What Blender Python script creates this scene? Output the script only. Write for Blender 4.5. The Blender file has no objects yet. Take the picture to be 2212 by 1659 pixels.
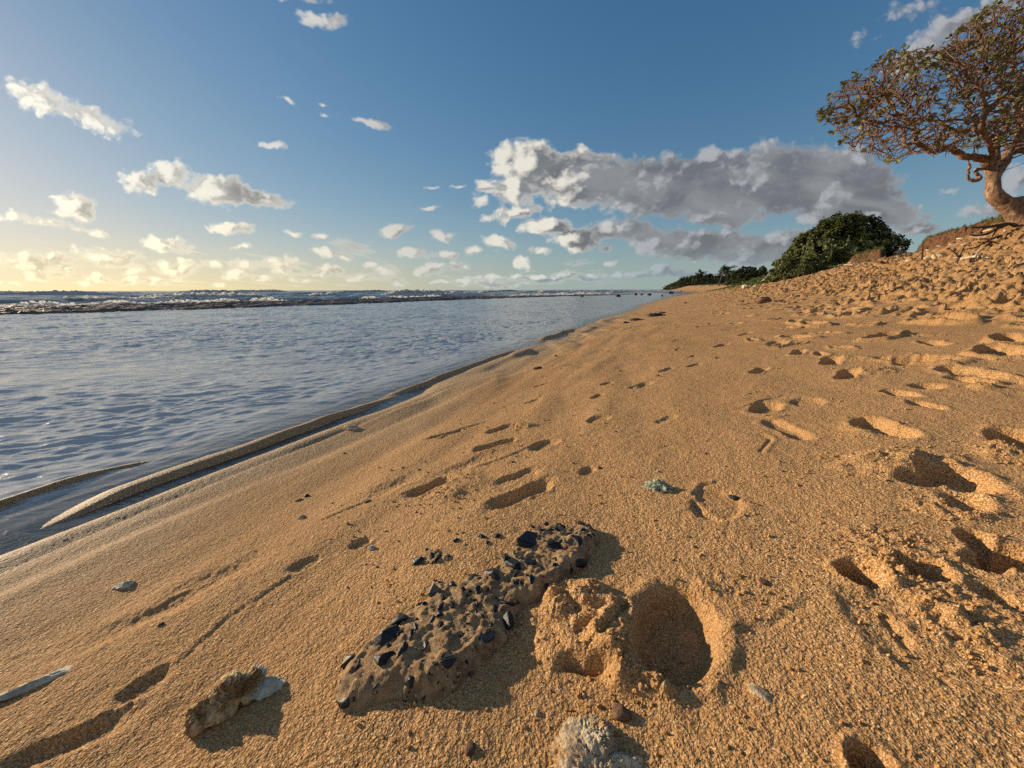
import bpy, math, random, time
import numpy as np
from mathutils import Vector, Matrix, Quaternion, kdtree
T0 = time.time()
random.seed(7); RNG = np.random.default_rng(11)
S = bpy.context.scene; C = S.collection
R = math.radians

# ------------------------------------------------------------------ helpers
def tag(o, label=None, cat=None, group=None, kind=None):
    if label: o['label'] = label
    if cat: o['category'] = cat
    if group: o['group'] = group
    if kind: o['kind'] = kind
    return o

def link(name, me, mat=None, parent=None):
    o = bpy.data.objects.new(name, me); C.objects.link(o)
    if mat is not None:
        for m in (mat if isinstance(mat, (list, tuple)) else [mat]): me.materials.append(m)
    if parent is not None: o.parent = parent
    return o

def empty(name, loc):
    o = bpy.data.objects.new(name, None); C.objects.link(o); o.location = loc
    o.empty_display_size = .2
    return o

def mesh_np(name, V, F, smooth=True, matidx=None):
    """V (n,3), F (m,k) with constant k"""
    me = bpy.data.meshes.new(name)
    V = np.ascontiguousarray(V, dtype=np.float32); F = np.ascontiguousarray(F, dtype=np.int32)
    m, k = F.shape
    me.vertices.add(len(V)); me.vertices.foreach_set('co', V.ravel())
    me.loops.add(m*k); me.loops.foreach_set('vertex_index', F.ravel())
    me.polygons.add(m)
    me.polygons.foreach_set('loop_start', np.arange(0, m*k, k, dtype=np.int32))
    me.polygons.foreach_set('use_smooth', np.full(m, smooth, dtype=bool))
    if matidx is not None: me.polygons.foreach_set('material_index', np.asarray(matidx, dtype=np.int32))
    me.update(calc_edges=True); me.validate()
    return me

def attr(me, name, arr):
    a = me.attributes.new(name, 'FLOAT', 'POINT'); a.data.foreach_set('value', np.ascontiguousarray(arr, dtype=np.float32))

def sm(a, b, x):
    t = np.clip((x-a)/(b-a), 0, 1); return t*t*(3-2*t)

# vectorised gradient noise
def _h(ix, iy, iz, s):
    with np.errstate(over='ignore'):
        h = (ix.astype(np.uint32)*np.uint32(374761393) + iy.astype(np.uint32)*np.uint32(668265263)
             + iz.astype(np.uint32)*np.uint32(2147483647) + np.uint32(s*144269 % 4294967291))
        h = (h ^ (h >> np.uint32(13)))*np.uint32(1274126177)
        h = (h ^ (h >> np.uint32(15)))*np.uint32(2246822519)
        return h ^ (h >> np.uint32(16))
def h01(ix, iy, iz, s): return _h(ix, iy, iz, s).astype(np.float64)/4294967295.
def noise2(x, y, s=0):
    x = np.asarray(x, float); y = np.asarray(y, float)
    fx = np.floor(x); fy = np.floor(y); ix = fx.astype(np.int64); iy = fy.astype(np.int64); z = np.zeros_like(ix)
    tx = x-fx; ty = y-fy
    u = tx*tx*tx*(tx*(tx*6-15)+10); v = ty*ty*ty*(ty*(ty*6-15)+10)
    def g(dx, dy):
        a = h01(ix+dx, iy+dy, z, s)*2*np.pi
        return np.cos(a)*(tx-dx)+np.sin(a)*(ty-dy)
    return 1.5*((g(0,0)*(1-u)+g(1,0)*u)*(1-v)+(g(0,1)*(1-u)+g(1,1)*u)*v)
def fbm2(x, y, s=0, o=4, r=.5):
    t = 0; a = 1; 
    for i in range(o):
        t = t + a*noise2(x, y, s+i*17); a *= r; x = x*2.03+13.7; y = y*2.03-7.1
    return t
def noise3(p, s=0):
    f = np.floor(p); i = f.astype(np.int64); t = p-f; w = t*t*(3-2*t); out = 0
    for dx in (0,1):
        for dy in (0,1):
            for dz in (0,1):
                h = h01(i[:,0]+dx, i[:,1]+dy, i[:,2]+dz, s)*2-1
                out = out + h*np.where(dx, w[:,0], 1-w[:,0])*np.where(dy, w[:,1], 1-w[:,1])*np.where(dz, w[:,2], 1-w[:,2])
    return out
def fbm3(p, s=0, o=4, r=.5):
    t = 0; a = 1
    for i in range(o): t = t + a*noise3(p, s+i*31); a *= r; p = p*2.03+5.3
    return t

# ------------------------------------------------------------------ survey of the place
# Eye 0.6 m over the sand at the origin; the shore runs 24.4 deg right of north (+y). u along the shore, v inland.
AZS = R(24.4); PITCH = R(14.3); FP = 799.; ROLL = R(-.15)
def uv(x, y): return x*math.sin(AZS)+y*math.cos(AZS), x*math.cos(AZS)-y*math.sin(AZS)
def xy(u, v): return u*math.sin(AZS)+v*math.cos(AZS), u*math.cos(AZS)-v*math.sin(AZS)
def bearing(px, py):
    dx = (px-1106)/FP; dy = (829.5-py)/FP
    dx, dy = dx*math.cos(ROLL)-dy*math.sin(ROLL), dx*math.sin(ROLL)+dy*math.cos(ROLL)
    return Vector((dx, math.cos(PITCH)+dy*math.sin(PITCH), dy*math.cos(PITCH)-math.sin(PITCH)))
WATER = -.9
SUN_AZ, SUN_EL = R(-65), R(12.2)
SUND = Vector((math.sin(SUN_AZ)*math.cos(SUN_EL), math.cos(SUN_AZ)*math.cos(SUN_EL), math.sin(SUN_EL)))

_pv = np.array([-200,-60,-30,-24,-12,-6,-4,-3,-2.3,-2.03,0,2,4,6,8,9.2,12,20,60,400.])
_pz = np.array([-4,-4,-2.2,-1.35,-1.4,-1.3,-1.09,-.985,-.925,-.903,-.6,-.28,.1,.6,1.2,1.5,1.8,2.2,3,4.])
_tv = np.linspace(-200, 400, 24001); _tz = np.interp(_tv, _pv, _pz)
_k = np.hanning(27); _k /= _k.sum(); _tz = np.convolve(np.pad(_tz, 13, mode='edge'), _k, 'valid')
def shore_shift(u):      # far down the coast the waterline bends
    return .9*sm(25, 60, u)+2.2*sm(50, 85, u) + 3*sm(80,130,u) - 14*sm(150, 190, u)
def base(x, y):
    u, v = uv(x, y); v = v - shore_shift(u) + .12*np.sin(u*.55+1)*sm(7, 12, u)*sm(60,30,u)
    z = np.interp(v, _tv, _tz)
    # eroded bank behind the beach
    w = .35*noise2(u*.35, v*0+3, 5)+.25*noise2(u*1.1, v*.4, 6)
    gap = sm(2.6, 1.2, np.abs(u-25.4-2.5*(v-9.4)))
    hgt = (.66+.12*noise2(u*.2, 0*u, 8))*sm(13, 17, u)*(1-.85*gap)*sm(75, 48, u)
    z = z + hgt*sm(9.25, 9.75, v+w)
    z = z - .95*gap*sm(9.2, 10.0, v)*sm(22, 15, v)*sm(10, 14, u)
    # root mound under the big tree
    z = z + .75*np.exp(-(((u-17.0)/2.6)**2+((v-9.3)/1.5)**2))
    return z
def at(px, py, zoff=0.):
    """the point of the ground seen on that bearing of the survey"""
    d = bearing(px, py); t = .3; step = 1.01; last = t
    while t < 400:
        g = float(base(np.array(d.x*t), np.array(d.y*t)))
        if d.z*t < g: break
        last = t; t *= step
    lo, hi = last, t
    for _ in range(18):
        m = (lo+hi)/2
        if d.z*m < float(base(np.array(d.x*m), np.array(d.y*m))): hi = m
        else: lo = m
    return d.x*hi, d.y*hi, hi

def seg_dist(x, y, pts):
    """distance to polyline, signed side (+ left of direction), running length fraction"""
    best = np.full(x.shape, 1e9); side = np.zeros_like(best); run = np.zeros_like(best); L = 0
    tot = sum(math.dist(a, b) for a, b in zip(pts, pts[1:]))
    for a, b in zip(pts, pts[1:]):
        dx, dy = b[0]-a[0], b[1]-a[1]; l = math.hypot(dx, dy)
        t = np.clip(((x-a[0])*dx+(y-a[1])*dy)/l/l, 0, 1)
        qx, qy = x-a[0]-t*dx, y-a[1]-t*dy; d = np.hypot(qx, qy)
        m = d < best; best = np.where(m, d, best); side = np.where(m, np.sign(dx*qy-dy*qx), side); run = np.where(m, (L+t*l)/tot, run); L += l
    return best, side, run

# sand bars along the waterline, in (u, v): points, height, half width
BARS = [
 ([(-.6,-2.72),(0,-2.68),(.38,-2.64),(.6,-2.65),(.76,-2.64),(.98,-2.58),(1.35,-2.50)], .074, .060),
 ([(.33,-2.27),(.56,-2.29),(.9,-2.31),(1.37,-2.27),(2.05,-2.25),(2.45,-2.22),(2.75,-2.3)], .047, .10),
 ([(2.3,-2.35),(2.98,-2.28),(3.6,-2.28),(4.18,-2.3),(5.2,-2.36),(5.9,-2.42)], .043, .065),
 ([(3.3,-2.02),(4.2,-2.08),(5.2,-1.98),(6.1,-2.04)], .045, .16),
 ([(6.3,-2.4),(7.3,-2.32),(8.6,-2.34),(9.3,-2.4)], .055, .1),
 ([(7.4,-1.95),(8.4,-1.9),(9.6,-2.02)], .04, .2),
 ([(10.2,-2.1),(11.4,-1.98),(12.6,-2.12)], .035, .2),
]
# (px, py, length, width, turn from the shore direction, depth, softness)
PRINTS = [
 (1458,1352,.215,.140,8,.046,.18),(930,1052,.20,.085,25,.020,.25),(1130,1068,.26,.095,30,.024,.25),(1072,962,.22,.07,38,.022,.2),
 (1085,925,.20,.11,30,.014,.3),(1178,960,.15,.09,30,.014,.3),(1292,908,.14,.10,30,.014,.3),(1120,1030,.22,.08,35,.012,.25),
 (1550,1085,.20,.12,10,.007,.1),(1655,878,.2,.12,20,.022,.25),(1700,925,.26,.1,-20,.014,.2),(1745,868,.16,.12,10,.01,.15),
 (1880,920,.20,.12,15,.034,.2),(1935,935,.16,.10,-15,.034,.2),(2062,1035,.20,.145,-12,.050,.18),(1985,1040,.10,.10,0,.035,.25),(2085,1090,.12,.09,20,.02,.3),
 (1858,1240,.085,.075,-30,.050,.25),(1990,1235,.085,.09,10,.042,.25),(2105,1165,.07,.06,10,.03,.25),(2192,1208,.12,.12,0,.055,.25),(2118,1220,.07,.05,-25,.03,.3),
 (1965,1360,.24,.17,-20,.007,.12),(1945,848,.18,.10,-20,.03,.2),(1998,876,.16,.07,-20,.03,.2),(2003,832,.14,.12,0,.03,.2),(2092,818,.22,.11,-15,.035,.2),
 (1830,808,.26,.12,25,.032,.2),(1795,780,.26,.12,20,.034,.2),(1948,782,.22,.11,15,.034,.2),(2018,740,.26,.13,0,.035,.2),(2118,768,.22,.1,0,.035,.2),
 (1725,760,.24,.1,20,.03,.2),(1690,742,.2,.1,20,.03,.2),(1640,800,.2,.09,30,.022,.2),(1560,745,.24,.1,25,.025,.2),(1610,722,.24,.1,25,.028,.2),(1500,790,.16,.07,30,.012,.2),
 (1440,800,.18,.07,30,.015,.2),(1385,832,.2,.1,30,.02,.25),(1310,830,.12,.06,30,.01,.2),(1290,855,.12,.06,20,.014,.2),(1150,865,.14,.05,35,.008,.2),(1170,830,.14,.04,35,.008,.2),
 (1440,905,.14,.07,30,.008,.2),(1270,1015,.08,.05,20,.010,.2),(308,1482,.085,.055,20,.012,.35),(150,1600,.20,.070,38,.018,.6),(655,1222,.09,.05,25,.009,.3),(778,1173,.065,.045,30,.010,.3),
 (490,1240,.26,.13,28,.013,.9),(330,1330,.3,.1,30,.012,.8),(1888,1668,.07,.055,0,.035,.25),(2165,1295,.09,.05,-50,.014,.3),(2200,950,.2,.14,10,.045,.2),
 (860,1045,.22,.12,20,.010,.7),(1020,1000,.3,.1,30,.008,.6),(960,940,.22,.05,38,.010,.3),(1230,790,.14,.05,35,.008,.2),(1310,760,.2,.05,35,.008,.2),
]
# thrown-up sand: px, py, radius along, across, height, roughness
MOUNDS = [(1262,1345,.10,.12,.025,.22),(1335,1380,.09,.06,.018,.35),(1240,1280,.06,.09,.016,.3),(1370,1452,.03,.07,.020,.7),(1925,1240,.055,.05,.016,1.),(1930,1205,.05,.09,.009,1.),(1945,1010,.10,.15,.026,.4),
 (2060,1105,.05,.09,.014,1.),(1925,990,.05,.2,.014,.9),(2170,980,.08,.06,.02,1.),(1845,775,.1,.12,.02,.8),(1890,800,.1,.1,.02,.8),(2120,835,.06,.04,.03,.5),(2060,1360,.08,.06,.008,1.),(1200,1315,.05,.05,.012,.4),
 (960,1075,.05,.1,.006,.8),(1000,1045,.12,.1,.008,.1),(1130,920,.05,.09,.010,.9),(1890,1160,.05,.1,.004,1.),(1560,1250,.06,.12,.004,.5),(1855,930,.09,.05,.01,.4),(2040,1300,.08,.08,.006,1.)]
# creases: small steps in the sand, px polyline, height
CREASES = [([(1497,1075),(1515,1100),(1560,1130)], .006),([(1497,1068),(1520,1045),(1555,1038)],.005),([(690,1130),(740,1108),(800,1082)], .003),([(380,1440),(440,1380),(500,1330),(560,1292),(640,1240)], .0022),
 ([(1560,1370),(1660,1345),(1760,1290)], .003),([(940,955),(1000,925),(1060,905)],.004),([(1640,935),(1665,950),(1640,980)],.006),([(1905,1320),(1935,1355),(1975,1400)],.006),([(1660,905),(1700,900)],.006),
 ([(1030,1010),(1100,985),(1170,955)],.003),([(1170,1310),(1215,1305),(1262,1330)],.010),([(1215,1420),(1262,1436),(1330,1442)],.016),([(1290,1395),(1330,1350),(1352,1300)],.010),([(1240,1372),(1300,1340)],.008),([(0,1440),(60,1412),(110,1405)],.002),([(1600,880),(1660,860),(1700,852)],.004)]
_P = [(at(a, b)[:2], L*(.86 if a > 1800 else 1), W*(.86 if a > 1800 else 1), AZS+R(t), D*(1.15 if a > 1800 else 1.35 if a > 1480 else .9 if a < 700 else 1.05), s) for a, b, L, W, t, D, s in PRINTS]
_M = [(at(a, b)[:2], L, W, h*(.7 if a > 1500 else 1), r) for a, b, L, W, h, r in MOUNDS]
_CR = [([at(*q)[:2] for q in pts], h) for pts, h in CREASES]

def dents(x, y, cell, seed, prob, depth, L, W, idx=None):
    cx = np.floor(x/cell).astype(np.int64); cy = np.floor(y/cell).astype(np.int64); z = np.zeros_like(cx); out = np.zeros_like(x)
    for dx in (-1,0,1):
        for dy in (-1,0,1):
            a, b = cx+dx, cy+dy
            px = (a+h01(a,b,z,seed))*cell; py = (b+h01(a,b,z,seed+1))*cell
            th = AZS + (h01(a,b,z,seed+2)-.5)*2.0; k = .6+.7*h01(a,b,z,seed+3); on = h01(a,b,z,seed+4) < prob
            c, s = np.cos(th), np.sin(th); ex, ey = x-px, y-py
            l = (ex*s+ey*c)/(L*k*.5); w = (ex*c-ey*s)/(W*k*.5)
            rho = np.sqrt(l*l+w*w*(1+.25*np.clip(l, -2, 2)))
            out += on*depth*k*(-sm(1.08,.62,rho)+.45*np.exp(-((rho-1.3)/.26)**2))
    return out

def ground(x, y):
    x = np.asarray(x, float); y = np.asarray(y, float)
    z = base(x, y); u, v = uv(x, y); r = np.hypot(x, y)
    vs = v - shore_shift(u)
    # shore bars and the steps of the last waves
    near = np.where((r < 16) & (v < -1.0) & (v > -3.6))[0] if x.ndim == 1 else None
    if near is not None and len(near):
        un, vn = u[near], v[near]; wob = .028*noise2(un*2.0, vn*.8, 40)+.008*noise2(un*7, vn*2, 41); vv = vn+wob
        dz = np.zeros(len(near))
        for pts, h, w in BARS:
            d, sd, run = seg_dist(un, vv, pts)
            f = sm(-.02, .16, run)*sm(1.02, .55, run); f = f*(1+.15*noise2(un*3, vn*0, 46))
            dd = -d*sd/w              # + is seaward
            prof = np.where(dd > 0, np.exp(-(np.abs(dd)/1.15)**2.0), np.exp(-(np.abs(dd)/.8)**3))
            dz = np.maximum(dz, 0) if False else dz + h*f*prof
        # channel between bars and the beach face
        ch = sm(-2.85, -2.45, vv)*sm(-2.02, -2.15, vv)*sm(-1.5, .3, un)*sm(3.4, 2.2, un)
        dz -= .006*ch + .034*sm(-2.26, -2.19, vv)*sm(-2.05, -2.11, vv)*sm(3., 2., un)
        # beach face: crest at v=-1.99, trough -1.88, crest -1.79 (asymmetric, sharp seaward edge)
        fade = sm(3.4, 1.6, un)
        c1 = vv-(-1.985+.04*np.clip(un, 0, 3)); c2 = vv-(-1.80+.02*np.clip(un,0,3)); c3 = vv-(-1.62+.05*np.clip(un,0,3))
        dz += fade*(.043*np.exp(-(np.where(c1<0, c1/.12, c1/.10))**2)) + fade*.036*np.exp(-(np.where(c2<0, c2/.04, c2/.15))**2)
        dz += .012*np.exp(-(np.where(c3<0, c3/.05, c3/.15))**2)*sm(3.4,1.6,un)
        # further on: scalloped swash lobes
        far = sm(1.8, 3.0, un)*sm(16, 12, un)
        lob = noise2(un*1.25+vv*1.6, vv*1.1-un*.2, 44)
        dz += far*.03*sm(-2.4,-2.0,vv)*sm(-1.1,-1.7,vv)*(sm(-.25,.35,lob)-.45)
        z = z.copy(); z[near] += dz
    # general undulation, smoother towards the water
    dry = sm(-1.6, -.4, vs)
    land = sm(-3, -2, vs)
    z = z + land*(.010*noise2(x*1.3, y*1.3, 1) + dry*.006*noise2(x*4, y*4, 2))
    nl = np.where((r < 9) & (vs < .4) & (vs > -2.6))[0]
    if len(nl): z[nl] += .013*sm(.4, -.6, vs[nl])*sm(-2.6, -1.8, vs[nl])*noise2(u[nl]*.9+v[nl]*.5, v[nl]*3.6, 47)+.005*sm(.2, -.8, vs[nl])*noise2(u[nl]*2.1, v[nl]*8, 48)*sm(-2.6, -1.8, vs[nl])
    nb = r < 7
    if nb.any():
        q = np.where(nb)[0]; z[q] += dry[q]*(.0016*fbm2(x[q]*16, y[q]*16, 3, 3)) + land[q]*.0008*noise2(x[q]*60, y[q]*60, 9)
        q2 = np.where(r < 3)[0]; z[q2] += land[q2]*(.0007*noise2(x[q2]*150, y[q2]*150, 10))
    # trampled sand, denser up the beach
    wx = x+.03*noise2(x*9, y*9, 20)+.012*noise2(x*31, y*31, 25); wy = y+.03*noise2(x*9, y*9, 21)+.012*noise2(x*31, y*31, 26)
    patch = noise2(x*.6, y*.6, 22)
    m1 = np.where((vs > -1.0) & (vs < 10.5) & (r < 140))[0]
    if len(m1):
        X, Y, vv = wx[m1], wy[m1], vs[m1]; f = sm(.45, 1.4, vv+.5*patch[m1]-.25*sm(6,1.5,r[m1]))*sm(2.2, 3.6, r[m1]); hvy = sm(2.0, 3.6, vv+.8*patch[m1])
        lite = sm(-.6, .4, vv+.3*patch[m1])*sm(2.3, 4.5, r[m1])
        d = f*dents(X, Y, .40, 100, .72, .062, .27, .12)
        d += lite*dents(X, Y, .5, 150, .45, .018, .2, .06)
        d += hvy*dents(X, Y, .27, 200, .85, .100, .31, .12)
        d += hvy*dents(X, Y, .15, 300, .5, .032, .13, .07)
        d += sm(.2, 2.4, vv)*sm(3,6,r[m1])*.008*fbm2(X*6, Y*6, 24, 3) + hvy*(.045*noise2(X*2.2, Y*2.2, 23)+.028*noise2(X*5.5, Y*5.5, 27))
        z[m1] += d*sm(10.2, 9.4, vs[m1])
    # bank: crumbly face
    m2 = np.where((vs > 8.6) & (vs < 12) & (r < 90) & (u > 10))[0]
    if len(m2): z[m2] += .10*fbm2(x[m2]*1.6, y[m2]*1.6, 30, 4)+.03*noise2(x[m2]*7, y[m2]*7, 31)
    # the prints, mounds and creases that can be told apart
    for (cx, cy), L, W, th, D, soft in _P:
        rad = max(L, W)*1.3; q = np.where((np.abs(x-cx) < rad) & (np.abs(y-cy) < rad))[0]
        if not len(q): continue
        ex = x[q]-cx; ey = y[q]-cy; wob = .13*noise2(x[q]*15, y[q]*15, 50)+.05*noise2(x[q]*55, y[q]*55, 51)
        if D > .04: wob = wob*.35
        l = (ex*math.sin(th)+ey*math.cos(th))/(L*.5); w = (ex*math.cos(th)-ey*math.sin(th))/(W*.5)
        waist = 1+.45*np.exp(-((l+.05)/.35)**2)*(L/W > 1.8)
        rho = np.sqrt(np.abs(l)**2.3+np.abs(w*waist)**2.3)**(1/1.15)+wob
        rho = np.where(np.isfinite(rho), rho, 0)
        z[q] += D*(-sm(1.02+soft*.35, 1.0-soft*1.1-.12, rho)+(.13 if soft < .5 else .10)*np.exp(-((rho-1.25)/.2)**2)*(.6+1.1*noise2(x[q]*20, y[q]*20, 52)))+.0016*sm(1.5, 1.0, rho)*fbm2(x[q]*55, y[q]*55, 53, 3)
    for (cx, cy), L, W, h, rough in _M:
        rad = max(L, W)*1.9; q = np.where((np.abs(x-cx) < rad) & (np.abs(y-cy) < rad))[0]
        if not len(q): continue
        ex = x[q]-cx; ey = y[q]-cy
        l = (ex*math.sin(AZS)+ey*math.cos(AZS))/L; w = (ex*math.cos(AZS)-ey*math.sin(AZS))/W
        rho = np.sqrt(l*l+w*w)+.28*noise2(x[q]*22, y[q]*22, 60); g = sm(1.15, .35, rho)
        cr = np.abs(noise2(x[q]*24+.5*noise2(x[q]*40,y[q]*40,65), y[q]*24, 61))
        z[q] += h*g*(1-.45*rough*sm(.22, 0, cr)) + g*rough*(.0042*fbm2(x[q]*45, y[q]*45, 62, 3)+.0035*np.abs(noise2(x[q]*110, y[q]*110, 63)))
    for pts, h in _CR:
        xs = [p[0] for p in pts]; ys = [p[1] for p in pts]; pad = .12
        q = np.where((x > min(xs)-pad) & (x < max(xs)+pad) & (y > min(ys)-pad) & (y < max(ys)+pad))[0]
        if not len(q): continue
        wobx = .006*noise2(x[q]*25, y[q]*25, 70)
        d, sd, run = seg_dist(x[q]+wobx, y[q]+wobx, pts); e = sm(0, .1, run)*sm(1, .9, run)*(d < .1)
        z[q] += -h*e*np.exp(-(d/.007)**2)+ .6*h*e*np.exp(-((d-.014)/.012)**2)*(sd > 0)
    return z
def gz(x, y): return float(ground(np.array([x]), np.array([y]))[0])

def polar(rs, ths, zf):
    Rr, Th = np.meshgrid(rs, ths, indexing='ij'); x = (Rr*np.sin(Th)).ravel(); y = (Rr*np.cos(Th)).ravel(); z = zf(x, y)
    n, m = len(rs), len(ths); i = np.arange(n-1)[:, None]*m+np.arange(m-1)[None, :]
    F = np.stack([i, i+1, i+m+1, i+m], -1).reshape(-1, 4)
    return np.stack([x, y, z], 1), F

# ------------------------------------------------------------------ materials
class NT:
    def __init__(s, name):
        s.m = bpy.data.materials.new(name); s.m.use_nodes = True; s.t = s.m.node_tree; s.t.nodes.clear()
        s.out = s.t.nodes.new('ShaderNodeOutputMaterial')
    def n(s, typ, **kw):
        nd = s.t.nodes.new('ShaderNode'+typ)
        for k, v in kw.items():
            if k.startswith('i_'):
                key = k[2:]; key = int(key) if key.isdigit() else key.replace('_', ' ')
                s.set(nd.inputs[key], v)
            else: setattr(nd, k, v)
        return nd
    def set(s, inp, v):
        if isinstance(v, bpy.types.NodeSocket): s.t.links.new(v, inp)
        elif isinstance(v, bpy.types.Node): s.t.links.new(v.outputs[0], inp)
        else: inp.default_value = v
    def math(s, op, a, b=0., c=0., clamp=False):
        nd = s.t.nodes.new('ShaderNodeMath'); nd.operation = op; nd.use_clamp = clamp
        for i, v in enumerate((a, b, c)): s.set(nd.inputs[i], v)
        return nd.outputs[0]
    def mix(s, f, a, b, mode='MIX'):
        nd = s.t.nodes.new('ShaderNodeMix'); nd.data_type = 'RGBA'; nd.blend_type = mode
        s.set(nd.inputs[0], f); s.set(nd.inputs[6], a); s.set(nd.inputs[7], b)
        return nd.outputs[2]
    def ss(s, x, a, b, o0=0., o1=1.):
        nd = s.t.nodes.new('ShaderNodeMapRange'); nd.interpolation_type = 'SMOOTHSTEP'
        s.set(nd.inputs[0], x)
        for i, v in enumerate((a, b, o0, o1)): nd.inputs[i+1].default_value = v
        return nd.outputs[0]
    def noise(s, co, scale, detail=2., rough=.5, dist=0.):
        nd = s.t.nodes.new('ShaderNodeTexNoise'); s.set(nd.inputs['Vector'], co)
        nd.inputs['Scale'].default_value = scale; nd.inputs['Detail'].default_value = detail; nd.inputs['Roughness'].default_value = rough; nd.inputs['Distortion'].default_value = dist
        return nd.outputs[0]
    def attr(s, name):
        nd = s.t.nodes.new('ShaderNodeAttribute'); nd.attribute_name = name; return nd.outputs['Fac']
    def pos(s):
        return s.t.nodes.new('ShaderNodeNewGeometry').outputs['Position']
    def obj(s):
        return s.t.nodes.new('ShaderNodeTexCoord').outputs['Object']
    def bump(s, h, dist, strength=1., nrm=None):
        nd = s.t.nodes.new('ShaderNodeBump'); nd.inputs['Distance'].default_value = dist; nd.inputs['Strength'].default_value = strength
        s.set(nd.inputs['Height'], h)
        if nrm is not None: s.set(nd.inputs['Normal'], nrm)
        return nd.outputs[0]
    def bsdf(s, col, rough=.8, nrm=None, spec=.5, **kw):
        nd = s.t.nodes.new('ShaderNodeBsdfPrincipled'); s.set(nd.inputs['Base Color'], col); s.set(nd.inputs['Roughness'], rough)
        s.set(nd.inputs['Specular IOR Level'], spec)
        if nrm is not None: s.set(nd.inputs['Normal'], nrm)
        for k, v in kw.items(): s.set(nd.inputs[k.replace('_', ' ')], v)
        s.t.links.new(nd.outputs[0], s.out.inputs[0]); return nd

def rgb(r, g, b): return (r, g, b, 1.)
def mat_sand():
    t = NT('sand'); p = t.pos(); wet = t.attr('wet'); soil = t.attr('soil'); grass = t.attr('grass')
    g1 = t.noise(p, 260., 1.5, .6); g2 = t.noise(p, 120., 2., .6); g3 = t.noise(p, 3.5, 3.); sp = t.noise(p, 420., 0.)
    col = t.mix(t.ss(g1, .36, .66), rgb(.275,.128,.038), rgb(.62,.370,.155))
    col = t.mix(t.ss(sp, .66, .74), col, rgb(.86,.70,.46))
    col = t.mix(t.ss(sp, .30, .24), col, rgb(.13,.07,.035))
    col = t.mix(t.ss(g3, .3, .75, 0., .35), col, rgb(.47,.26,.11), 'MIX')
    col = t.mix(t.ss(t.noise(p, .55, 4., .6), .42, .62, 0., .30), col, rgb(.30,.165,.065))
    wetc = t.mix(t.ss(g1, .36, .66), rgb(.17,.100,.042), rgb(.42,.27,.125)); wetc = t.mix(t.ss(sp, .62, .70), wetc, rgb(.85,.68,.42))
    col = t.mix(wet, col, wetc)
    s1 = t.noise(p, 9., 5., .7); s2 = t.noise(p, 2., 3.)
    sc = t.mix(t.ss(s1, .3, .7), rgb(.085,.040,.020), rgb(.25,.125,.060)); sc = t.mix(t.ss(s2, .5, .62, 0., .6), sc, rgb(.08,.04,.022))
    col = t.mix(soil, col, sc)
    gn = t.noise(p, 22., 4., .7); gc = t.mix(t.ss(gn, .35, .65), rgb(.050,.060,.016), rgb(.16,.15,.040))
    col = t.mix(grass, col, gc)
    h = t.math('ADD', t.math('MULTIPLY', g1, .60), t.math('MULTIPLY', g2, 1.0))
    b = t.bump(h, .0062, 1.); b = t.bump(t.noise(p, 28., 3., .65), .0055, 1., b)
    hs = t.math('MULTIPLY', t.noise(p, 14., 6., .65), t.math('MAXIMUM', soil, grass)); b = t.bump(hs, .09, 1., b)
    rough = t.math('MULTIPLY_ADD', wet, -.24, .92)
    t.bsdf(col, rough, b, spec=t.math('MULTIPLY_ADD', wet, .22, .20)); return t.m

def mat_water():
    t = NT('water'); p = t.pos(); dep = t.attr('depth'); foam = t.attr('foam'); rough_sea = t.attr('outer')
    vm = t.n('VectorMath', operation='MULTIPLY'); t.set(vm.inputs[0], p); vm.inputs[1].default_value = (.7, 1.7, 1.)
    n1 = t.noise(vm.outputs[0], 9., 4., .6, .4); n2 = t.noise(p, 1.3, 5., .65, .3)
    b = t.bump(n1, .015, .65); b = t.bump(t.math('MULTIPLY', n2, rough_sea), .16, 1., b)
    fr = t.n('Fresnel'); fr.inputs['IOR'].default_value = 1.65; t.set(fr.inputs['Normal'], b)
    gl = t.n('BsdfGlossy'); gl.inputs['Roughness'].default_value = .10; t.set(gl.inputs['Normal'], b)
    tr = t.n('BsdfTransparent'); tint = t.mix(t.ss(dep, 0., .25), rgb(.95,.94,.92), rgb(.62,.66,.64)); t.set(tr.inputs['Color'], tint)
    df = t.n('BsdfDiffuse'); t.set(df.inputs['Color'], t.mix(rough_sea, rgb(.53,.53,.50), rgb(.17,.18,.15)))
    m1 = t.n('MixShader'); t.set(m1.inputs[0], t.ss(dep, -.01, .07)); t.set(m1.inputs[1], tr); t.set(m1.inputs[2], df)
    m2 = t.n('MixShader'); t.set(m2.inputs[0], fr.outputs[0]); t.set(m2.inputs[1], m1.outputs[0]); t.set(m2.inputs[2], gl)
    fd = t.n('BsdfDiffuse'); fd.inputs['Color'].default_value = rgb(.86,.87,.86); ft = t.n('BsdfTranslucent'); ft.inputs['Color'].default_value = rgb(.88,.87,.84); fo = t.n('MixShader'); fo.inputs[0].default_value = .5; t.set(fo.inputs[1], fd); t.set(fo.inputs[2], ft)
    fn = t.math('ADD', foam, t.math('MULTIPLY_ADD', t.noise(p, 3.2, 5., .7), .9, -.45))
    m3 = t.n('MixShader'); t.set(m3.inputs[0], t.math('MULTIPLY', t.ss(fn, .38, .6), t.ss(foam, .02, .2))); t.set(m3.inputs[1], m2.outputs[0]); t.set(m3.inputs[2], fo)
    t.t.links.new(m3.outputs[0], t.out.inputs[0]); return t.m

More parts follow.
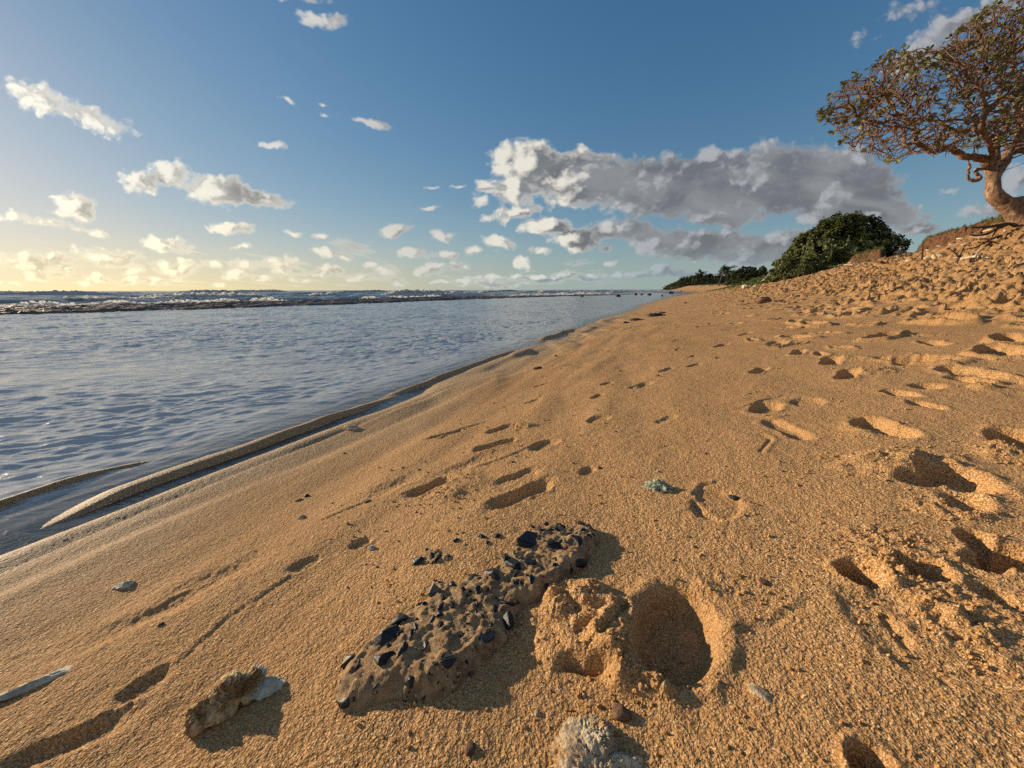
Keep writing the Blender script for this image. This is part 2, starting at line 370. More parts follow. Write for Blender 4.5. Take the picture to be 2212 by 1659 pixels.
def mat_rock(name, ca, cb, cc=None, scale=30., rough=.85, bumpd=.004, spec=.3, thr=(.35,.65)):
    t = NT(name); p = t.obj(); a = t.noise(p, scale, 5., .65, .3); col = t.mix(t.ss(a, *thr), rgb(*ca), rgb(*cb))
    if cc: col = t.mix(t.ss(t.noise(p, scale*.45, 4., .6, .8), .52, .62), col, rgb(*cc))
    h = t.math('ADD', t.noise(p, scale*2.2, 6., .7), t.math('MULTIPLY', t.noise(p, scale*9, 3., .6), .35))
    t.bsdf(col, rough, t.bump(h, bumpd, 1.), spec=spec); return t.m

def mat_matrix():
    t = NT('conglomerate'); p = t.obj(); a = t.noise(p, 38., 5., .65, .3); col = t.mix(t.ss(a, .35, .65), rgb(.22,.135,.070), rgb(.47,.315,.165))
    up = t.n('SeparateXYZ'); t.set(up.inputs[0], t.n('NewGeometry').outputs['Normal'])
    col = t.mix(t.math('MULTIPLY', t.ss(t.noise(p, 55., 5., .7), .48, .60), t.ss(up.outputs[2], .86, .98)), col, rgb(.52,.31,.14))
    col = t.mix(t.ss(t.noise(p, 120., 2., .5), .64, .68), col, rgb(.02,.02,.022)); col = t.mix(t.ss(t.noise(p, 150., 1., .5), .70, .74), col, rgb(.62,.52,.38))
    h = t.math('ADD', t.noise(p, 90., 6., .75), t.math('MULTIPLY', t.noise(p, 320., 3., .6), .4))
    t.bsdf(col, .85, t.bump(h, .008, 1.), spec=.25); return t.m

def mat_bark():
    t = NT('bark'); p = t.obj(); st = t.n('Mapping'); t.set(st.inputs[0], p); st.inputs['Scale'].default_value = (1., 1., .28)
    a = t.noise(st.outputs[0], 16., 6., .7, .6); col = t.mix(t.ss(a, .3, .7), rgb(.10,.055,.034), rgb(.38,.235,.145))
    col = t.mix(t.ss(t.noise(p, 5., 4.), .58, .68, 0., .6), col, rgb(.55,.40,.28))
    t.bsdf(col, .85, t.bump(a, .05, 1.), spec=.2); return t.m
def mat_leaf(name, ca, cb, scale=1.6, sheen=.35):
    t = NT(name); p = t.pos(); rnd = t.n('NewGeometry').outputs['Random Per Island']
    col = t.mix(t.math('MULTIPLY_ADD', rnd, .7, t.math('MULTIPLY', t.noise(p, scale, 3.), .3)), rgb(*ca), rgb(*cb))
    d = t.n('BsdfPrincipled'); t.set(d.inputs['Base Color'], col); d.inputs['Roughness'].default_value = .5; d.inputs['Specular IOR Level'].default_value = sheen
    tl = t.n('BsdfTranslucent'); t.set(tl.inputs['Color'], col); mx = t.n('MixShader'); mx.inputs[0].default_value = .28
    t.set(mx.inputs[1], d); t.set(mx.inputs[2], tl); t.t.links.new(mx.outputs[0], t.out.inputs[0]); return t.m

M = dict(sand=mat_sand(), water=mat_water(), bark=mat_bark(), twig=mat_rock('twig', (.080,.045,.030), (.22,.125,.080), None, 4., .85, .01, .2),
  matrix=mat_matrix(),
  clast=mat_rock('basalt_clast', (.003,.004,.005), (.012,.013,.017), None, 60., .42, .001, .4),
  basalt=mat_rock('basalt', (.010,.009,.009), (.05,.042,.038), None, 20., .6, .006, .5),
  coral=mat_rock('coral', (.24,.13,.05), (.60,.44,.22), (.70,.60,.46), 26., .85, .004, .3, (.4,.6)),
  pale=mat_rock('pale_coral', (.40,.27,.15), (.70,.57,.38), (.50,.31,.14), 40., .9, .006),
  grey=mat_rock('grey_stone', (.34,.32,.23), (.58,.56,.44), None, 45., .75, .003),
  brown=mat_rock('brown_stone', (.10,.05,.03), (.28,.16,.09), None, 30., .8, .005),
  green=mat_rock('lichened_coral', (.22,.26,.17), (.58,.62,.46), (.16,.15,.10), 60., .9, .006),
  reef=mat_rock('reef_rock', (.040,.026,.015), (.17,.10,.055), (.08,.06,.03), 1.2, .55, .10, .5),
  drift=mat_rock('driftwood', (.30,.22,.15), (.66,.56,.44), None, 9., .8, .01),
  wood=mat_rock('dark_wood', (.045,.025,.016), (.13,.075,.048), None, 12., .8, .02),
  leaf=mat_leaf('leaf', (.060,.066,.016), (.26,.245,.085)),
  bushleaf=mat_leaf('bush_leaf', (.030,.045,.010), (.17,.18,.05), .8),
  vine=mat_leaf('vine_leaf', (.05,.075,.012), (.13,.17,.03), .8),
  needle=mat_leaf('needle', (.012,.020,.010), (.05,.065,.025), .4, .1),
  scrub=mat_leaf('scrub_leaf', (.020,.028,.012), (.085,.090,.035), .1, .1),
)

# ------------------------------------------------------------------ ground and water
def build_ground():
    rs = [.16]
    while rs[-1] < 420: rs.append(rs[-1]*(1.0048 if rs[-1] < 40 else 1.009 if rs[-1] < 150 else 1.03))
    rs += [600, 1000, 2000, 5000]
    ths = np.concatenate([np.linspace(R(-180), R(-68), 70)[:-1], np.linspace(R(-68), R(66), 1050), np.linspace(R(66), R(180), 70)[1:]])
    V, F = polar(np.array(rs), ths, ground)
    x, y, z = V.T; u, v = uv(x, y); vs = v-shore_shift(u)
    me = mesh_np('beach', V, F)
    wet = np.clip(sm(-1.15, -2.0, vs+.18*noise2(x*1.1, y*1.1, 80)+.08*noise2(x*3, y*3, 83))*.85+sm(WATER+.035, WATER+.005, z)*.25, 0, 1)
    w = noise2(x*.8, y*.8, 81)*.3
    gx = np.gradient(z.reshape(len(rs), len(ths)), axis=0)/np.gradient(np.array(rs))[:, None]
    steep = np.abs(gx).ravel()
    soil = np.maximum(sm(8.8, 9.2, vs+w*.6)*sm(10, 14, u), .55*sm(6.8, 9.0, vs+w*2)*sm(8, 13, u))
    grass = sm(9.75, 10.1, vs+w*1.2)*sm(10, 16, u); grass = np.maximum(grass, sm(9.1, 9.8, vs+w)*sm(44, 52, u))
    attr(me, 'wet', wet); attr(me, 'soil', soil*(u < 90)); attr(me, 'grass', grass)
    o = link('beach', me, M['sand']); tag(o, kind='structure')
    return o
build_ground(); print('ground', time.time()-T0)

REEF = [(-70,-37),(-30,-31.5),(-9,-26.2),(5.0,-23.8),(8.4,-22.1),(13,-19.9),(19.5,-19.4),(30,-18.4),(47,-15.3),(67,-9.4),(90,-7.2),(125,-4)]
def reef_signed(u, v):
    d, s, run = seg_dist(u, v, REEF); return -d*s   # + = seaward
BRK = [(9.5, .42, 120), (18, .50, 121), (31, .6, 122), (48, .6, 123), (75, .7, 124), (120, .8, 125)]
def water_h(x, y):
    u, v = uv(x, y); r = np.hypot(x, y); rd = reef_signed(u, v)
    outer = sm(3, 9, rd)
    off = np.clip(-1.9-(v-shore_shift(u)), 0, 100)
    z = np.zeros_like(x)
    q = np.where((outer < 1) & (r < 75) & (off > 0))[0]
    if len(q):
        X, Y, o = x[q], y[q], off[q]
        wx = X+.10*noise2(X*.9, Y*.9, 90); wy = Y+.10*noise2(X*.9, Y*.9, 91)
        def rip(ang, lx, ly, s):
            c, sn = math.cos(ang), math.sin(ang); a = wx*c+wy*sn; b = -wx*sn+wy*c
            n = noise2(a/lx, b/ly, s); return 1-np.abs(n)*1.9
        A = R(10)       # crest direction against +x
        S_ = math.pi/2-AZS
        sh = np.exp(-o/.9); mid = sm(1.2, 4.5, o)
        h = .50*rip(A, .46, .17, 92)+.42*rip(A+.32, .32, .115, 93)+.55*rip(A-.28, .66, .25, 94)+.24*rip(A+.1, .15, .06, 95)
        h = h*(1-.30*mid)+mid*(.75*rip(A+.12, .95, .36, 88)+.60*rip(A-.45, .70, .27, 89))
        hs = .7*rip(S_-.1, 1.0, .15, 96)+.3*rip(S_+.12, .55, .09, 97)
        amp = .031*sm(.15, 1.6, o)*(.75+.5*noise2(X*.35, Y*.35, 98))
        z[q] = amp*(h*(1-sh*.6)) + .010*sh*hs*sm(.25, .75, o) + .018*sm(6,14,o)*noise2(X*1.1, Y*1.7, 99)
        z[q] *= (1-outer[q])*sm(75, 50, r[q])
        z[q] -= (z[q].mean())
    q = np.where((outer > 0) & (r < 3000))[0]
    if len(q):
        X, Y, U, d = x[q], y[q], u[q], rd[q]
        far = sm(400, 60, r[q])
        sw = fbm2((d+3*noise2(U*.05, d*.03, 118))*.16, U*.030, 110, 2)*.34 + .12*fbm2(d*.5, U*.16, 112, 4) + .10*noise2(d*1.4, U*.6, 114)*far
        # breakers: sharp ridges just off the reef
        brk = 0
        for k, (dist, hh, s) in enumerate(BRK):
            cen = dist+3.5*noise2(U*.045, U*0, s); e = (d-cen)/(1.3+.02*dist); on = sm(-.12, .32, noise2(U*.055+7, U*0+k, s+10))
            prof = np.where(e < 0, np.exp(-(e*1.5)**2), np.exp(-(e/2.6)**2)); brk = brk+hh*on*prof
        z[q] = outer[q]*(sw+brk+.05+brk*(.30*noise2(X*1.7, Y*1.7, 130)+.22*noise2(X*4.3, Y*4.3, 131)))
    return z
def build_water():
    rs = [1.35]
    while rs[-1] < 4000:
        a = rs[-1]; rs.append(a*(1.0032 if a < 6 else 1.0045 if a < 70 else 1.006 if a < 220 else 1.03))
    rs += [9000.]
    ths = np.concatenate([np.linspace(R(-160), R(-64), 60)[:-1], np.linspace(R(-64), R(26), 900), np.linspace(R(26), R(60), 60)[1:]])
    zz = {}
    def zf(x, y): zz['h'] = water_h(x, y); return WATER+zz['h']
    V, F = polar(np.array(rs), ths, zf); x, y, z = V.T; u, v = uv(x, y)
    me = mesh_np('ocean', V, F)
    dep = np.clip(z-base(x, y), 0, 3)
    off = -1.9-(v-shore_shift(u)); rd = reef_signed(u, v); outer = sm(2, 8, rd)
    foam = np.zeros_like(x)
    q = np.where(rd > -1)[0]; U, d = u[q], rd[q]; f = 0
    for k, (dist, hh, s) in enumerate(BRK):
        cen = dist+3.5*noise2(U*.045, U*0, s); e = (d-cen)/(1.3+.02*dist); on = sm(-.12, .32, noise2(U*.055+7, U*0+k, s+10))
        f = np.maximum(f, on*np.where(e < 0, np.exp(-(e*.6)**2), np.exp(-(e/.9)**2))*(1.05 if k < 2 else .85))
    f = np.maximum(f, .75*sm(.32, .55, zz['h'][q])*sm(-.1, .5, noise2(x[q]*.35, y[q]*.35, 133))*(d > 20))
    f = np.maximum(f, .42*sm(5.5, 3.5, d)*sm(1.5,3,d)); foam[q] = f
    attr(me, 'depth', dep+outer*1.); attr(me, 'foam', foam); attr(me, 'outer', outer)
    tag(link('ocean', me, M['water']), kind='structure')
build_water(); print('water', time.time()-T0)

# reef: rough dark rock platform between lagoon and surf
def build_reef():
    us = np.concatenate([np.arange(-50, 0, .35), np.arange(0, 60, .13), np.arange(60, 122, .3)]); ds = np.linspace(-1.2, 8.5, 90)
    pu = np.interp(us, [p[0] for p in REEF], [p[1] for p in REEF])
    U, D = np.meshgrid(us, ds, indexing='ij'); Vv = pu[:, None]-D; Uf, Vf = U.ravel(), Vv.ravel(); Df = D.ravel()
    X, Y = xy(Uf, Vf); wid = 6.2+1.2*noise2(Uf*.08, 0*Uf, 140)-3.6*sm(20, 70, Uf)
    edge = Df+.8*noise2(Uf*.25, Vf*.2, 141)+.35*noise2(Uf*.9, Vf*.9, 142)
    top = sm(-.3, 1.1, edge)*sm(wid+.6, wid-.8, edge)
    rough = .5+.5*fbm2(Uf*.7, Vf*1.1, 143, 4)
    Z = WATER-.22+top*(.24+.15*rough+.07*np.abs(noise2(Uf*2.3, Vf*3.1, 144))+.05*noise2(Uf*6, Vf*7, 145))*(1-.35*sm(25, 90, Uf)) + .09*top*sm(2, 5, edge)
    n, m = U.shape; i = np.arange(n-1)[:, None]*m+np.arange(m-1)[None, :]
    F = np.stack([i, i+m, i+m+1, i+1], -1).reshape(-1, 4)
    me = mesh_np('reef', np.stack([X, Y, Z], 1), F); tag(link('reef', me, M['reef']), kind='structure')
build_reef()

# surf breaking on the outer lip of the reef: heaps of foam no one could count
def surf():
    rng = np.random.default_rng(61); V0, F0 = _I[1]; P = []
    for k, (dist, hh, s_) in enumerate(BRK[:3]):
        n = (6500, 4200, 2600)[k]; U = rng.uniform(-60, 75, n); cen = dist+3.5*noise2(U*.045, U*0, s_); on = sm(-.12, .32, noise2(U*.055+7, U*0+k, s_+10))
        if k == 0: cen = 7.6-.045*np.clip(U, 0, 60)+.9*noise2(U*.07, U*0, s_); on = sm(-.35, .0, noise2(U*.06+2, U*0, 151))
        hgt = on*(.55+.6*noise2(U*.5, U*0+k, 150+k))*(.55 if k == 0 else .42); ok = (on > .15) & (hgt > .05); U, cen, hgt = U[ok], cen[ok], hgt[ok]
        D = cen+rng.normal(size=len(U))*.22; vv = np.interp(U, [p[0] for p in REEF], [p[1] for p in REEF])-D; x, y = xy(U, vv); q = rng.uniform(0, 1, len(U))
        z = WATER+water_h(x, y)*(1. if k else .5)+hgt*q; sz = rng.uniform(.05, .16, len(U))*(1.15-.6*q)*(1+.4*k); P.append(np.stack([x, y, z, sz], 1))
    P = np.concatenate(P); n = len(P); J = 1+.25*rng.normal(size=(n, len(V0), 1))
    V = V0[None]*J*P[:, None, 3:]*np.array((1.3, 1.3, .8))+P[:, None, :3]; F = F0[None]+(np.arange(n)*len(V0))[:, None, None]
    t = NT('surf_foam'); d = t.n('BsdfDiffuse'); d.inputs['Color'].default_value = rgb(.86,.87,.86); tl = t.n('BsdfTranslucent'); tl.inputs['Color'].default_value = rgb(.92,.91,.88); mx = t.n('MixShader'); mx.inputs[0].default_value = .6
    t.set(mx.inputs[1], d); t.set(mx.inputs[2], tl); tr = t.n('BsdfTransparent'); m_ = t.n('MixShader'); m_.inputs[0].default_value = .35; t.set(m_.inputs[1], mx); t.set(m_.inputs[2], tr); mx = m_; t.t.links.new(mx.outputs[0], t.out.inputs[0])
    tag(link('surf_foam', mesh_np('surf_foam', V.reshape(-1, 3), F.reshape(-1, 3)), t.m), 'white surf breaking along the outer edge of the reef', 'foam', kind='stuff')

# ------------------------------------------------------------------ stones
def ico(sub):
    import bmesh
    bm = bmesh.new(); bmesh.ops.create_icosphere(bm, subdivisions=sub, radius=1)
    V = np.array([v.co[:] for v in bm.verts]); F = np.array([[v.index for v in f.verts] for f in bm.faces]); bm.free(); return V, F
_I = {k: ico(k) for k in (1, 2, 3, 4, 5, 6)}
surf()
def rockmesh(size, seed, sub=3, rough=.3, facets=5, pits=0., lobes=None):
    V0, F = _I[sub]; rng = np.random.default_rng(seed); n = V0.copy()
    rad = np.ones(len(n))
    for _ in range(facets):
        d = rng.normal(size=3); d /= np.linalg.norm(d); c = rng.uniform(.55, .9)
        dot = n@d; rad = np.where(dot > 1e-3, np.minimum(rad, c/np.maximum(dot, 1e-3)), rad)
    if lobes:
        for (d, w, k) in lobes:
            d = np.array(d, float); d /= np.linalg.norm(d); rad = rad*(1+k*np.exp(-((1-n@d)/w)**2))
    rad = rad*(1+rough*fbm3(n*1.7+seed*3.1, seed, 5, .55))
    if pits: rad = rad*(1-pits*sm(.15, .0, np.abs(fbm3(n*4.5+seed, seed+5, 3)))) * (1+.15*pits*noise3(n*14, seed+9))
    V = n*rad[:, None]*np.array(size)*.5
    return V, F
def stone(name, px, py, size, mat, label, cat='stone', group=None, seed=1, rot=0., sink=.3, tilt=0., smooth=True, sub=3, **kw):
    V, F = rockmesh(size, seed, sub, **kw)
    x, y, t = at(px, py); me = mesh_np(name, V, F, smooth); o = link(name, me, M[mat])
    o.rotation_euler = (R(tilt), 0, R(rot)-AZS); o.location = (x, y, gz(x, y)+size[2]*(.5-sink)); tag(o, label, cat, group); return o

# the conglomerate boulder: a low ridge breaking through the sand
def shard(size, seed):
    import bmesh
    rg = np.random.default_rng(seed); P = rg.normal(size=(11, 3)); P /= np.linalg.norm(P, axis=1)[:, None]; P *= rg.uniform(.75, 1.1, (11, 1))
    bm = bmesh.new(); [bm.verts.new(tuple(p)) for p in P*np.array(size)*.42]; r = bmesh.ops.convex_hull(bm, input=bm.verts)
    bmesh.ops.delete(bm, geom=[v for v in bm.verts if not v.link_faces], context='VERTS'); bmesh.ops.bevel(bm, geom=list(bm.edges), offset=min(size)*.05, segments=1, affect='EDGES'); bmesh.ops.triangulate(bm, faces=bm.faces)
    me = bpy.data.meshes.new('shard'); bm.to_mesh(me); bm.free(); return me
def inside(px, py, poly):
    c = np.zeros(px.shape, bool); n = len(poly)
    for i in range(n):
        (x1, y1), (x2, y2) = poly[i], poly[(i+1) % n]
        if y1 != y2: c ^= ((y1 > py) != (y2 > py)) & (px < (x2-x1)*(py-y1)/(y2-y1)+x1)
    return c
def slab(name, outline, hfun, step, mat, seed, clasts, csize, label, cat):
    P = [at(*q)[:2] for q in outline]; cx = sum(p[0] for p in P)/len(P); cy = sum(p[1] for p in P)/len(P)
    xs = np.arange(min(p[0] for p in P)-.02, max(p[0] for p in P)+.02, step); ys = np.arange(min(p[1] for p in P)-.02, max(p[1] for p in P)+.02, step)
    X, Y = np.meshgrid(xs, ys, indexing='ij'); x, y = X.ravel(), Y.ravel()
    d, s, run = seg_dist(x+.006*noise2(x*35, y*35, seed), y+.006*noise2(x*35, y*35, seed+1), P+[P[0]]); sd = np.where(inside(x, y, P), d, -d)
    H = hfun(x, y, sd); b = ground(x, y)
    z = b-.012+H
    n, m = X.shape; i = np.arange(n-1)[:, None]*m+np.arange(m-1)[None, :]; F = np.stack([i, i+m, i+m+1, i+1], -1).reshape(-1, 4)
    keep = (sd[F] > -.018).any(1); F = F[keep]; used = np.unique(F); mp = np.full(len(x), -1); mp[used] = np.arange(len(used))
    V = np.stack([x, y, z], 1)[used]; org = Vector((cx, cy, gz(cx, cy)))
    F = mp[F]
    root = link(name, mesh_np(name, V-np.array(org), F), M[mat]); root.location = org; tag(root, label, cat)
    rng = random.Random(seed); placed = []; tries = 0; cand = np.where(sd > .004)[0]
    while len(placed) < clasts and tries < 6000:
        tries += 1; k = cand[rng.randrange(len(cand))]; sz = 1.45*csize*rng.choice([.28, .38, .5, .6, .75, .9, 1.05, 1.3]); qx, qy = x[k], y[k]
        if any((qx-a)**2+(qy-b_)**2 < (.56*(sz+c))**2 for a, b_, c in placed): continue
        placed.append((qx, qy, sz)); i0 = k
        nz = Vector((-(H[min(i0+m, len(H)-1)]+b[min(i0+m, len(H)-1)]-H[i0]-b[i0])/step, -(H[min(i0+1, len(H)-1)]+b[min(i0+1, len(H)-1)]-H[i0]-b[i0])/step, 1)).normalized()
        c = link('basalt_chip', shard((sz*rng.uniform(1.6, 2.8), sz*rng.uniform(1.05, 1.7), sz*rng.uniform(.85, 1.35)), rng.randrange(9999)), M['clast'], root)
        c.rotation_mode = 'QUATERNION'; q = nz.to_track_quat('Z', 'Y'); c.rotation_quaternion = q @ Quaternion((0, 0, 1), rng.uniform(0, 6.28))
        c.location = Vector((qx, qy, z[k]))-org+nz*sz*rng.uniform(-.22, .02)
    return root
OUT = [(735,1540),(722,1490),(745,1440),(800,1385),(860,1340),(925,1305),(935,1275),(985,1268),(1040,1252),(1075,1222),(1130,1165),(1200,1138),(1285,1135),(1298,1165),(1268,1215),(1200,1275),(1120,1322),(1100,1378),(1040,1432),(985,1492),(900,1528),(850,1510),(790,1535)]
def hb(x, y, sd):
    t = np.hypot(x, y); hmax = .040*sm(1.5, .95, t)+.010
    prof = sm(-.012, .030, sd)**.8
    f = fbm2(x*17, y*17, 160, 4); rd = 1-np.abs(noise2(x*24, y*24, 161))*1.8
    return hmax*prof*(.84+.16*f+.03*rd)+prof*(.0030*fbm2(x*80, y*80, 163, 3)) - .02*sm(0, -.015, sd)
slab('conglomerate_boulder', OUT, hb, .0032, 'matrix', 5, 98, .021, 'long brown conglomerate boulder studded with black stone chips beside the deep footprint', 'rock')
def hs(x, y, sd): 
    prof = sm(-.01, .02, sd); return .020*prof*(.8+.35*fbm2(x*30, y*30, 170, 4))-.02*sm(0, -.015, sd)
slab('conglomerate_rock', [(878,1232),(900,1205),(925,1190),(965,1190),(985,1205),(980,1222),(930,1232)], hs, .003, 'matrix', 9, 11, .02, 'small brown rock with black chips just up-beach of the long conglomerate boulder', 'rock')
print('slabs', time.time()-T0)

# brown coral rock lower left: lobed lump with a flat stone leaning on it
def lump(name, parts, mat, label, cat, sub=5, **kw):
    Vs, Fs, k = [], [], 0
    x0, y0, _ = at(*parts[0][0]); org = np.array((x0, y0, gz(x0, y0)))
    for (p, size, zc, rot, seed) in parts:
        V, F = rockmesh(size, seed, sub, **kw); c, s = math.cos(R(rot)-AZS), math.sin(R(rot)-AZS)
        V = np.stack([V[:, 0]*c-V[:, 1]*s, V[:, 0]*s+V[:, 1]*c, V[:, 2]], 1); x, y, _ = at(*p); V += np.array((x, y, gz(x, y)+zc))
        Vs.append(V); Fs.append(F+k); k += len(V)
    me = mesh_np(name, np.concatenate(Vs)-org, np.concatenate(Fs)); o = link(name, me, M[mat]); o.location = org; return tag(o, label, cat)
lump('coral_rock', [((448,1542),(.056,.060,.048),.016,20,31),((498,1512),(.066,.078,.058),.019,10,32),((545,1482),(.046,.064,.042),.014,30,33)], 'coral',
     'knobbly brown and cream coral rock at the lower left casting a long shadow', 'rock', sub=6, rough=.24, facets=6, pits=.22)
stone('flat_stone', 572, 1478, (.065,.045,.020), 'grey', 'thin grey green stone lying against the brown coral rock', 'stone', seed=41, rot=35, sink=.35, tilt=-8, sub=5, rough=.30, facets=4)
lump('pale_coral_block', [((1282,1655),(.10,.12,.032),.002,15,51),((1235,1640),(.07,.06,.030),.000,50,52),((1290,1590),(.050,.055,.034),.004,-20,53),((1218,1618),(.04,.035,.020),.001,0,54),((1330,1640),(.07,.05,.028),-.002,20,56)], 'pale',
     'pale crumbly coral block half buried at the bottom edge of the view', 'rock', sub=6, rough=.29, facets=5, pits=.3)
stone('brown_pebble', 1345, 1532, (.028,.024,.020), 'brown', 'brown pebble right of the pale coral block', 'pebble', seed=55, sink=.4, rough=.2)
stone('pale_chip', 1645, 1497, (.038,.018,.010), 'pale', 'flat pale chip alone on the sand right of the deep footprint', 'stone', seed=57, rot=-20, sink=.4, rough=.2)
stone('half_buried_stone', 268, 1272, (.046,.026,.020), 'grey', 'small rounded grey stone half buried on the left', 'stone', seed=58, rot=50, sink=.42, sub=4, rough=.2, facets=3)
stone('long_stone', 85, 1480, (.125,.026,.020), 'grey', 'long thin grey green stone at the left edge of the sand', 'stone', seed=59, rot=58, sink=.45, sub=5, rough=.28, facets=2)
stone('green_coral', 1422, 1052, (.075,.055,.038), 'green', 'green tinted lumpy coral stone alone in the middle of the sand', 'stone', seed=60, rot=0, sink=.35, sub=5, rough=.4, facets=3, pits=.3)
L = [ # name px py size mat label
 ('black_pebble',662,1068,(.028,.02,.018),'basalt','black pebble, the darker of the pair left of the shallow footprints'),
 ('brown_chip',645,1078,(.030,.018,.010),'brown','flat brown chip touching the black pebble on the left'),
 ('tan_pebble',652,1118,(.026,.022,.015),'pale','tan pebble below the black pebble pair'),
 ('round_pebble',802,1184,(.020,.019,.017),'grey','round grey pebble sitting beside a thumb-sized dent'),
 ('dark_stone',1590,1070,(.036,.022,.018),'basalt','dark stone at the right end of the faint heel print'),
 ('dark_chip',1108,998,(.018,.014,.010),'basalt','tiny black chip above the long shallow footprint'),
 ('coral_cluster',760,938,(.10,.06,.04),'pale','pale coral fragment lying in the trough by the waterline'),
 ('coral_piece',1375,834,(.075,.05,.035),'pale','pale coral piece beside a print in mid beach'),
 ('wood_block',1161,798,(.085,.05,.042),'wood','dark block of driftwood on the smooth sand near the water'),
 ('shell_fragment',1422,1018,(.014,.012,.008),'pale','tiny white shell fragment above the green tinted stone'),
 ('white_pebble',1708,1180,(.010,.009,.007),'pale','white pebble speck right of the deep footprint'),
 ('pink_chip',1525,980,(.014,.012,.008),'brown','small brown chip in the middle of the sand'),
 ('dark_pebble',1295,1010,(.016,.012,.010),'basalt','small dark pebble right of the long shallow footprint'),
 ('grey_chip',795,1086,(.026,.012,.008),'brown','brown chip at the end of the thin crease'),
 ('light_pebble',2005,985,(.012,.012,.008),'pale','white pebble above the big hole at the right'),
 ('brown_rock',1480,655,(.16,.12,.10),'brown','brown rock near the waterline far along the beach'),
 ('pointed_rock',1648,655,(.42,.3,.22),'brown','pointed dark rock in the upper sand below the far bush'),
 ('pale_block',1610,624,(.55,.5,.4),'drift','pale block lying just down-slope of the white log'),
 ('sand_stone',1500,628,(.5,.4,.3),'brown','brown stone on the far sand by the distant waterline'),
 ('flat_rock',1650,1255,(.022,.02,.006),'brown','thin brown flake right above the deep footprint'),
 ('tiny_shell',1160,1532,(.010,.008,.007),'pale','cream shell bit left of the pale coral block'),
 ('dark_flake',1020,1455,(.012,.01,.006),'brown','dark flake in front of the boulder near its shadow'),
]
for i, (n, px, py, sz, m, lb) in enumerate(L):
    stone(n, px, py, sz, m, lb, 'pebble' if max(sz) < .04 else 'rock' if m != 'wood' else 'driftwood', seed=200+i, rot=(i*47) % 90, sink=.35, rough=.28, facets=6, sub=3)
# loose black chips round the boulder
for i, (px, py, s) in enumerate([(1040,1168,.018),(1075,1165,.02),(1052,1180,.012),(1180,1133,.018),(1150,1140,.012),(985,1178,.016),(1005,1186,.01),(1262,1128,.022)]):
    stone('black_chip', px, py, (s*1.4, s*.8, s*.55), 'clast', 'loose black chip scattered on the sand by the top of the conglomerate boulder', 'chip', 'loose black chips near the boulder', seed=300+i, rot=i*50, sink=.3, rough=.25, facets=8, sub=2, smooth=False)
for i, (px, py, s) in enumerate([(350,1357,.012),(745,985,.012),(1185,905,.012),(1065,870,.012),(870,1012,.01),(1010,1030,.01),(1830,905,.012),(2155,760,.02),(1200,770,.04),(1340,800,.02),(1545,775,.03),(1620,850,.012),(1690,1020,.008),(1015,1615,.016),(1500,1175,.008),(905,1015,.014),(1330,935,.012),(1420,815,.03)]):
    stone('pebble', px, py, (s*1.2, s, s*.7), 'brown', 'small brown pebble alone on open sand', 'pebble', 'small pebbles scattered over the sand', seed=340+i, rot=i*50, sink=.3, rough=.2, sub=2)
# black seaweedy rocks at the far waterline
for i, (px, py, sz, lb) in enumerate([(1412,684,(.50,.25,.13),'largest black rock of the low cluster at the waterline'),(1375,692,(.32,.25,.08),'flat black rock left of the largest one at the waterline'),(1352,698,(.12,.1,.05),'small black stone at the left end of the waterline cluster'),(1432,676,(.2,.1,.06),'small dark stone behind the largest rock of the waterline cluster')]):
    stone('shore_rock', px, py, sz, 'basalt', lb, 'rock', 'black rocks at the waterline', seed=400+i, sink=.3, rough=.4, sub=4, facets=3, pits=.2)
for i, (px, py, w, lb) in enumerate([(1257,641,0.60,'leftmost lone black rock standing in the lagoon'),(1335,641,0.68,'low black rock in the lagoon left of the close pair'),(1373,637,0.60,'taller black rock of the close pair in the lagoon'),(1386,637,0.45,'smaller black rock of the close pair in the lagoon'),(1403,638,0.68,'flat black rock right of the close pair in the lagoon'),(1430,640,0.38,'tiny black rock nearest the sand in the lagoon'),(1448,634,1.3,'black rock at the right end of the lagoon row')]):
    d = bearing(px, py); t = WATER/d.z; V, F = rockmesh((w, w*.8, w*.75), 420+i, 3, rough=.35)
    o = link('lagoon_rock', mesh_np('lagoon_rock', V, F), M['basalt']); o.location = (d.x*t, d.y*t, WATER+.06*w); tag(o, lb, 'rock', 'black rocks in the lagoon')

# ------------------------------------------------------------------ wood
def tubes(paths, sides=6):
    """paths: list of (points Nx3, radii N) -> V, F quads"""
    Vs, Fs, k = [], [], 0; ang = np.arange(sides)*2*np.pi/sides
    for P, r in paths:
        P = np.asarray(P, float); r = np.asarray(r, float); n = len(P)
        T = np.gradient(P, axis=0); T /= np.linalg.norm(T, axis=1)[:, None]+1e-9
        up = np.array((0, 0, 1.)) if abs(T[0, 2]) < .9 else np.array((1., 0, 0)); a = np.cross(T[0], up); a /= np.linalg.norm(a)
        A = np.zeros_like(P)
        for i in range(n):
            a = a-T[i]*(a@T[i]); a /= np.linalg.norm(a)+1e-9; A[i] = a
        B = np.cross(T, A)
        ring = P[:, None, :]+r[:, None, None]*(np.cos(ang)[None, :, None]*A[:, None, :]+np.sin(ang)[None, :, None]*B[:, None, :])
        Vs.append(ring.reshape(-1, 3)); i = np.arange(n-1)[:, None]*sides+np.arange(sides)[None, :]; j = np.arange(n-1)[:, None]*sides+(np.arange(sides)[None, :]+1) % sides
        Fs.append(np.stack([i, i+sides, j+sides, j], -1).reshape(-1, 4)+k); k += n*sides
    return np.concatenate(Vs), np.concatenate(Fs)
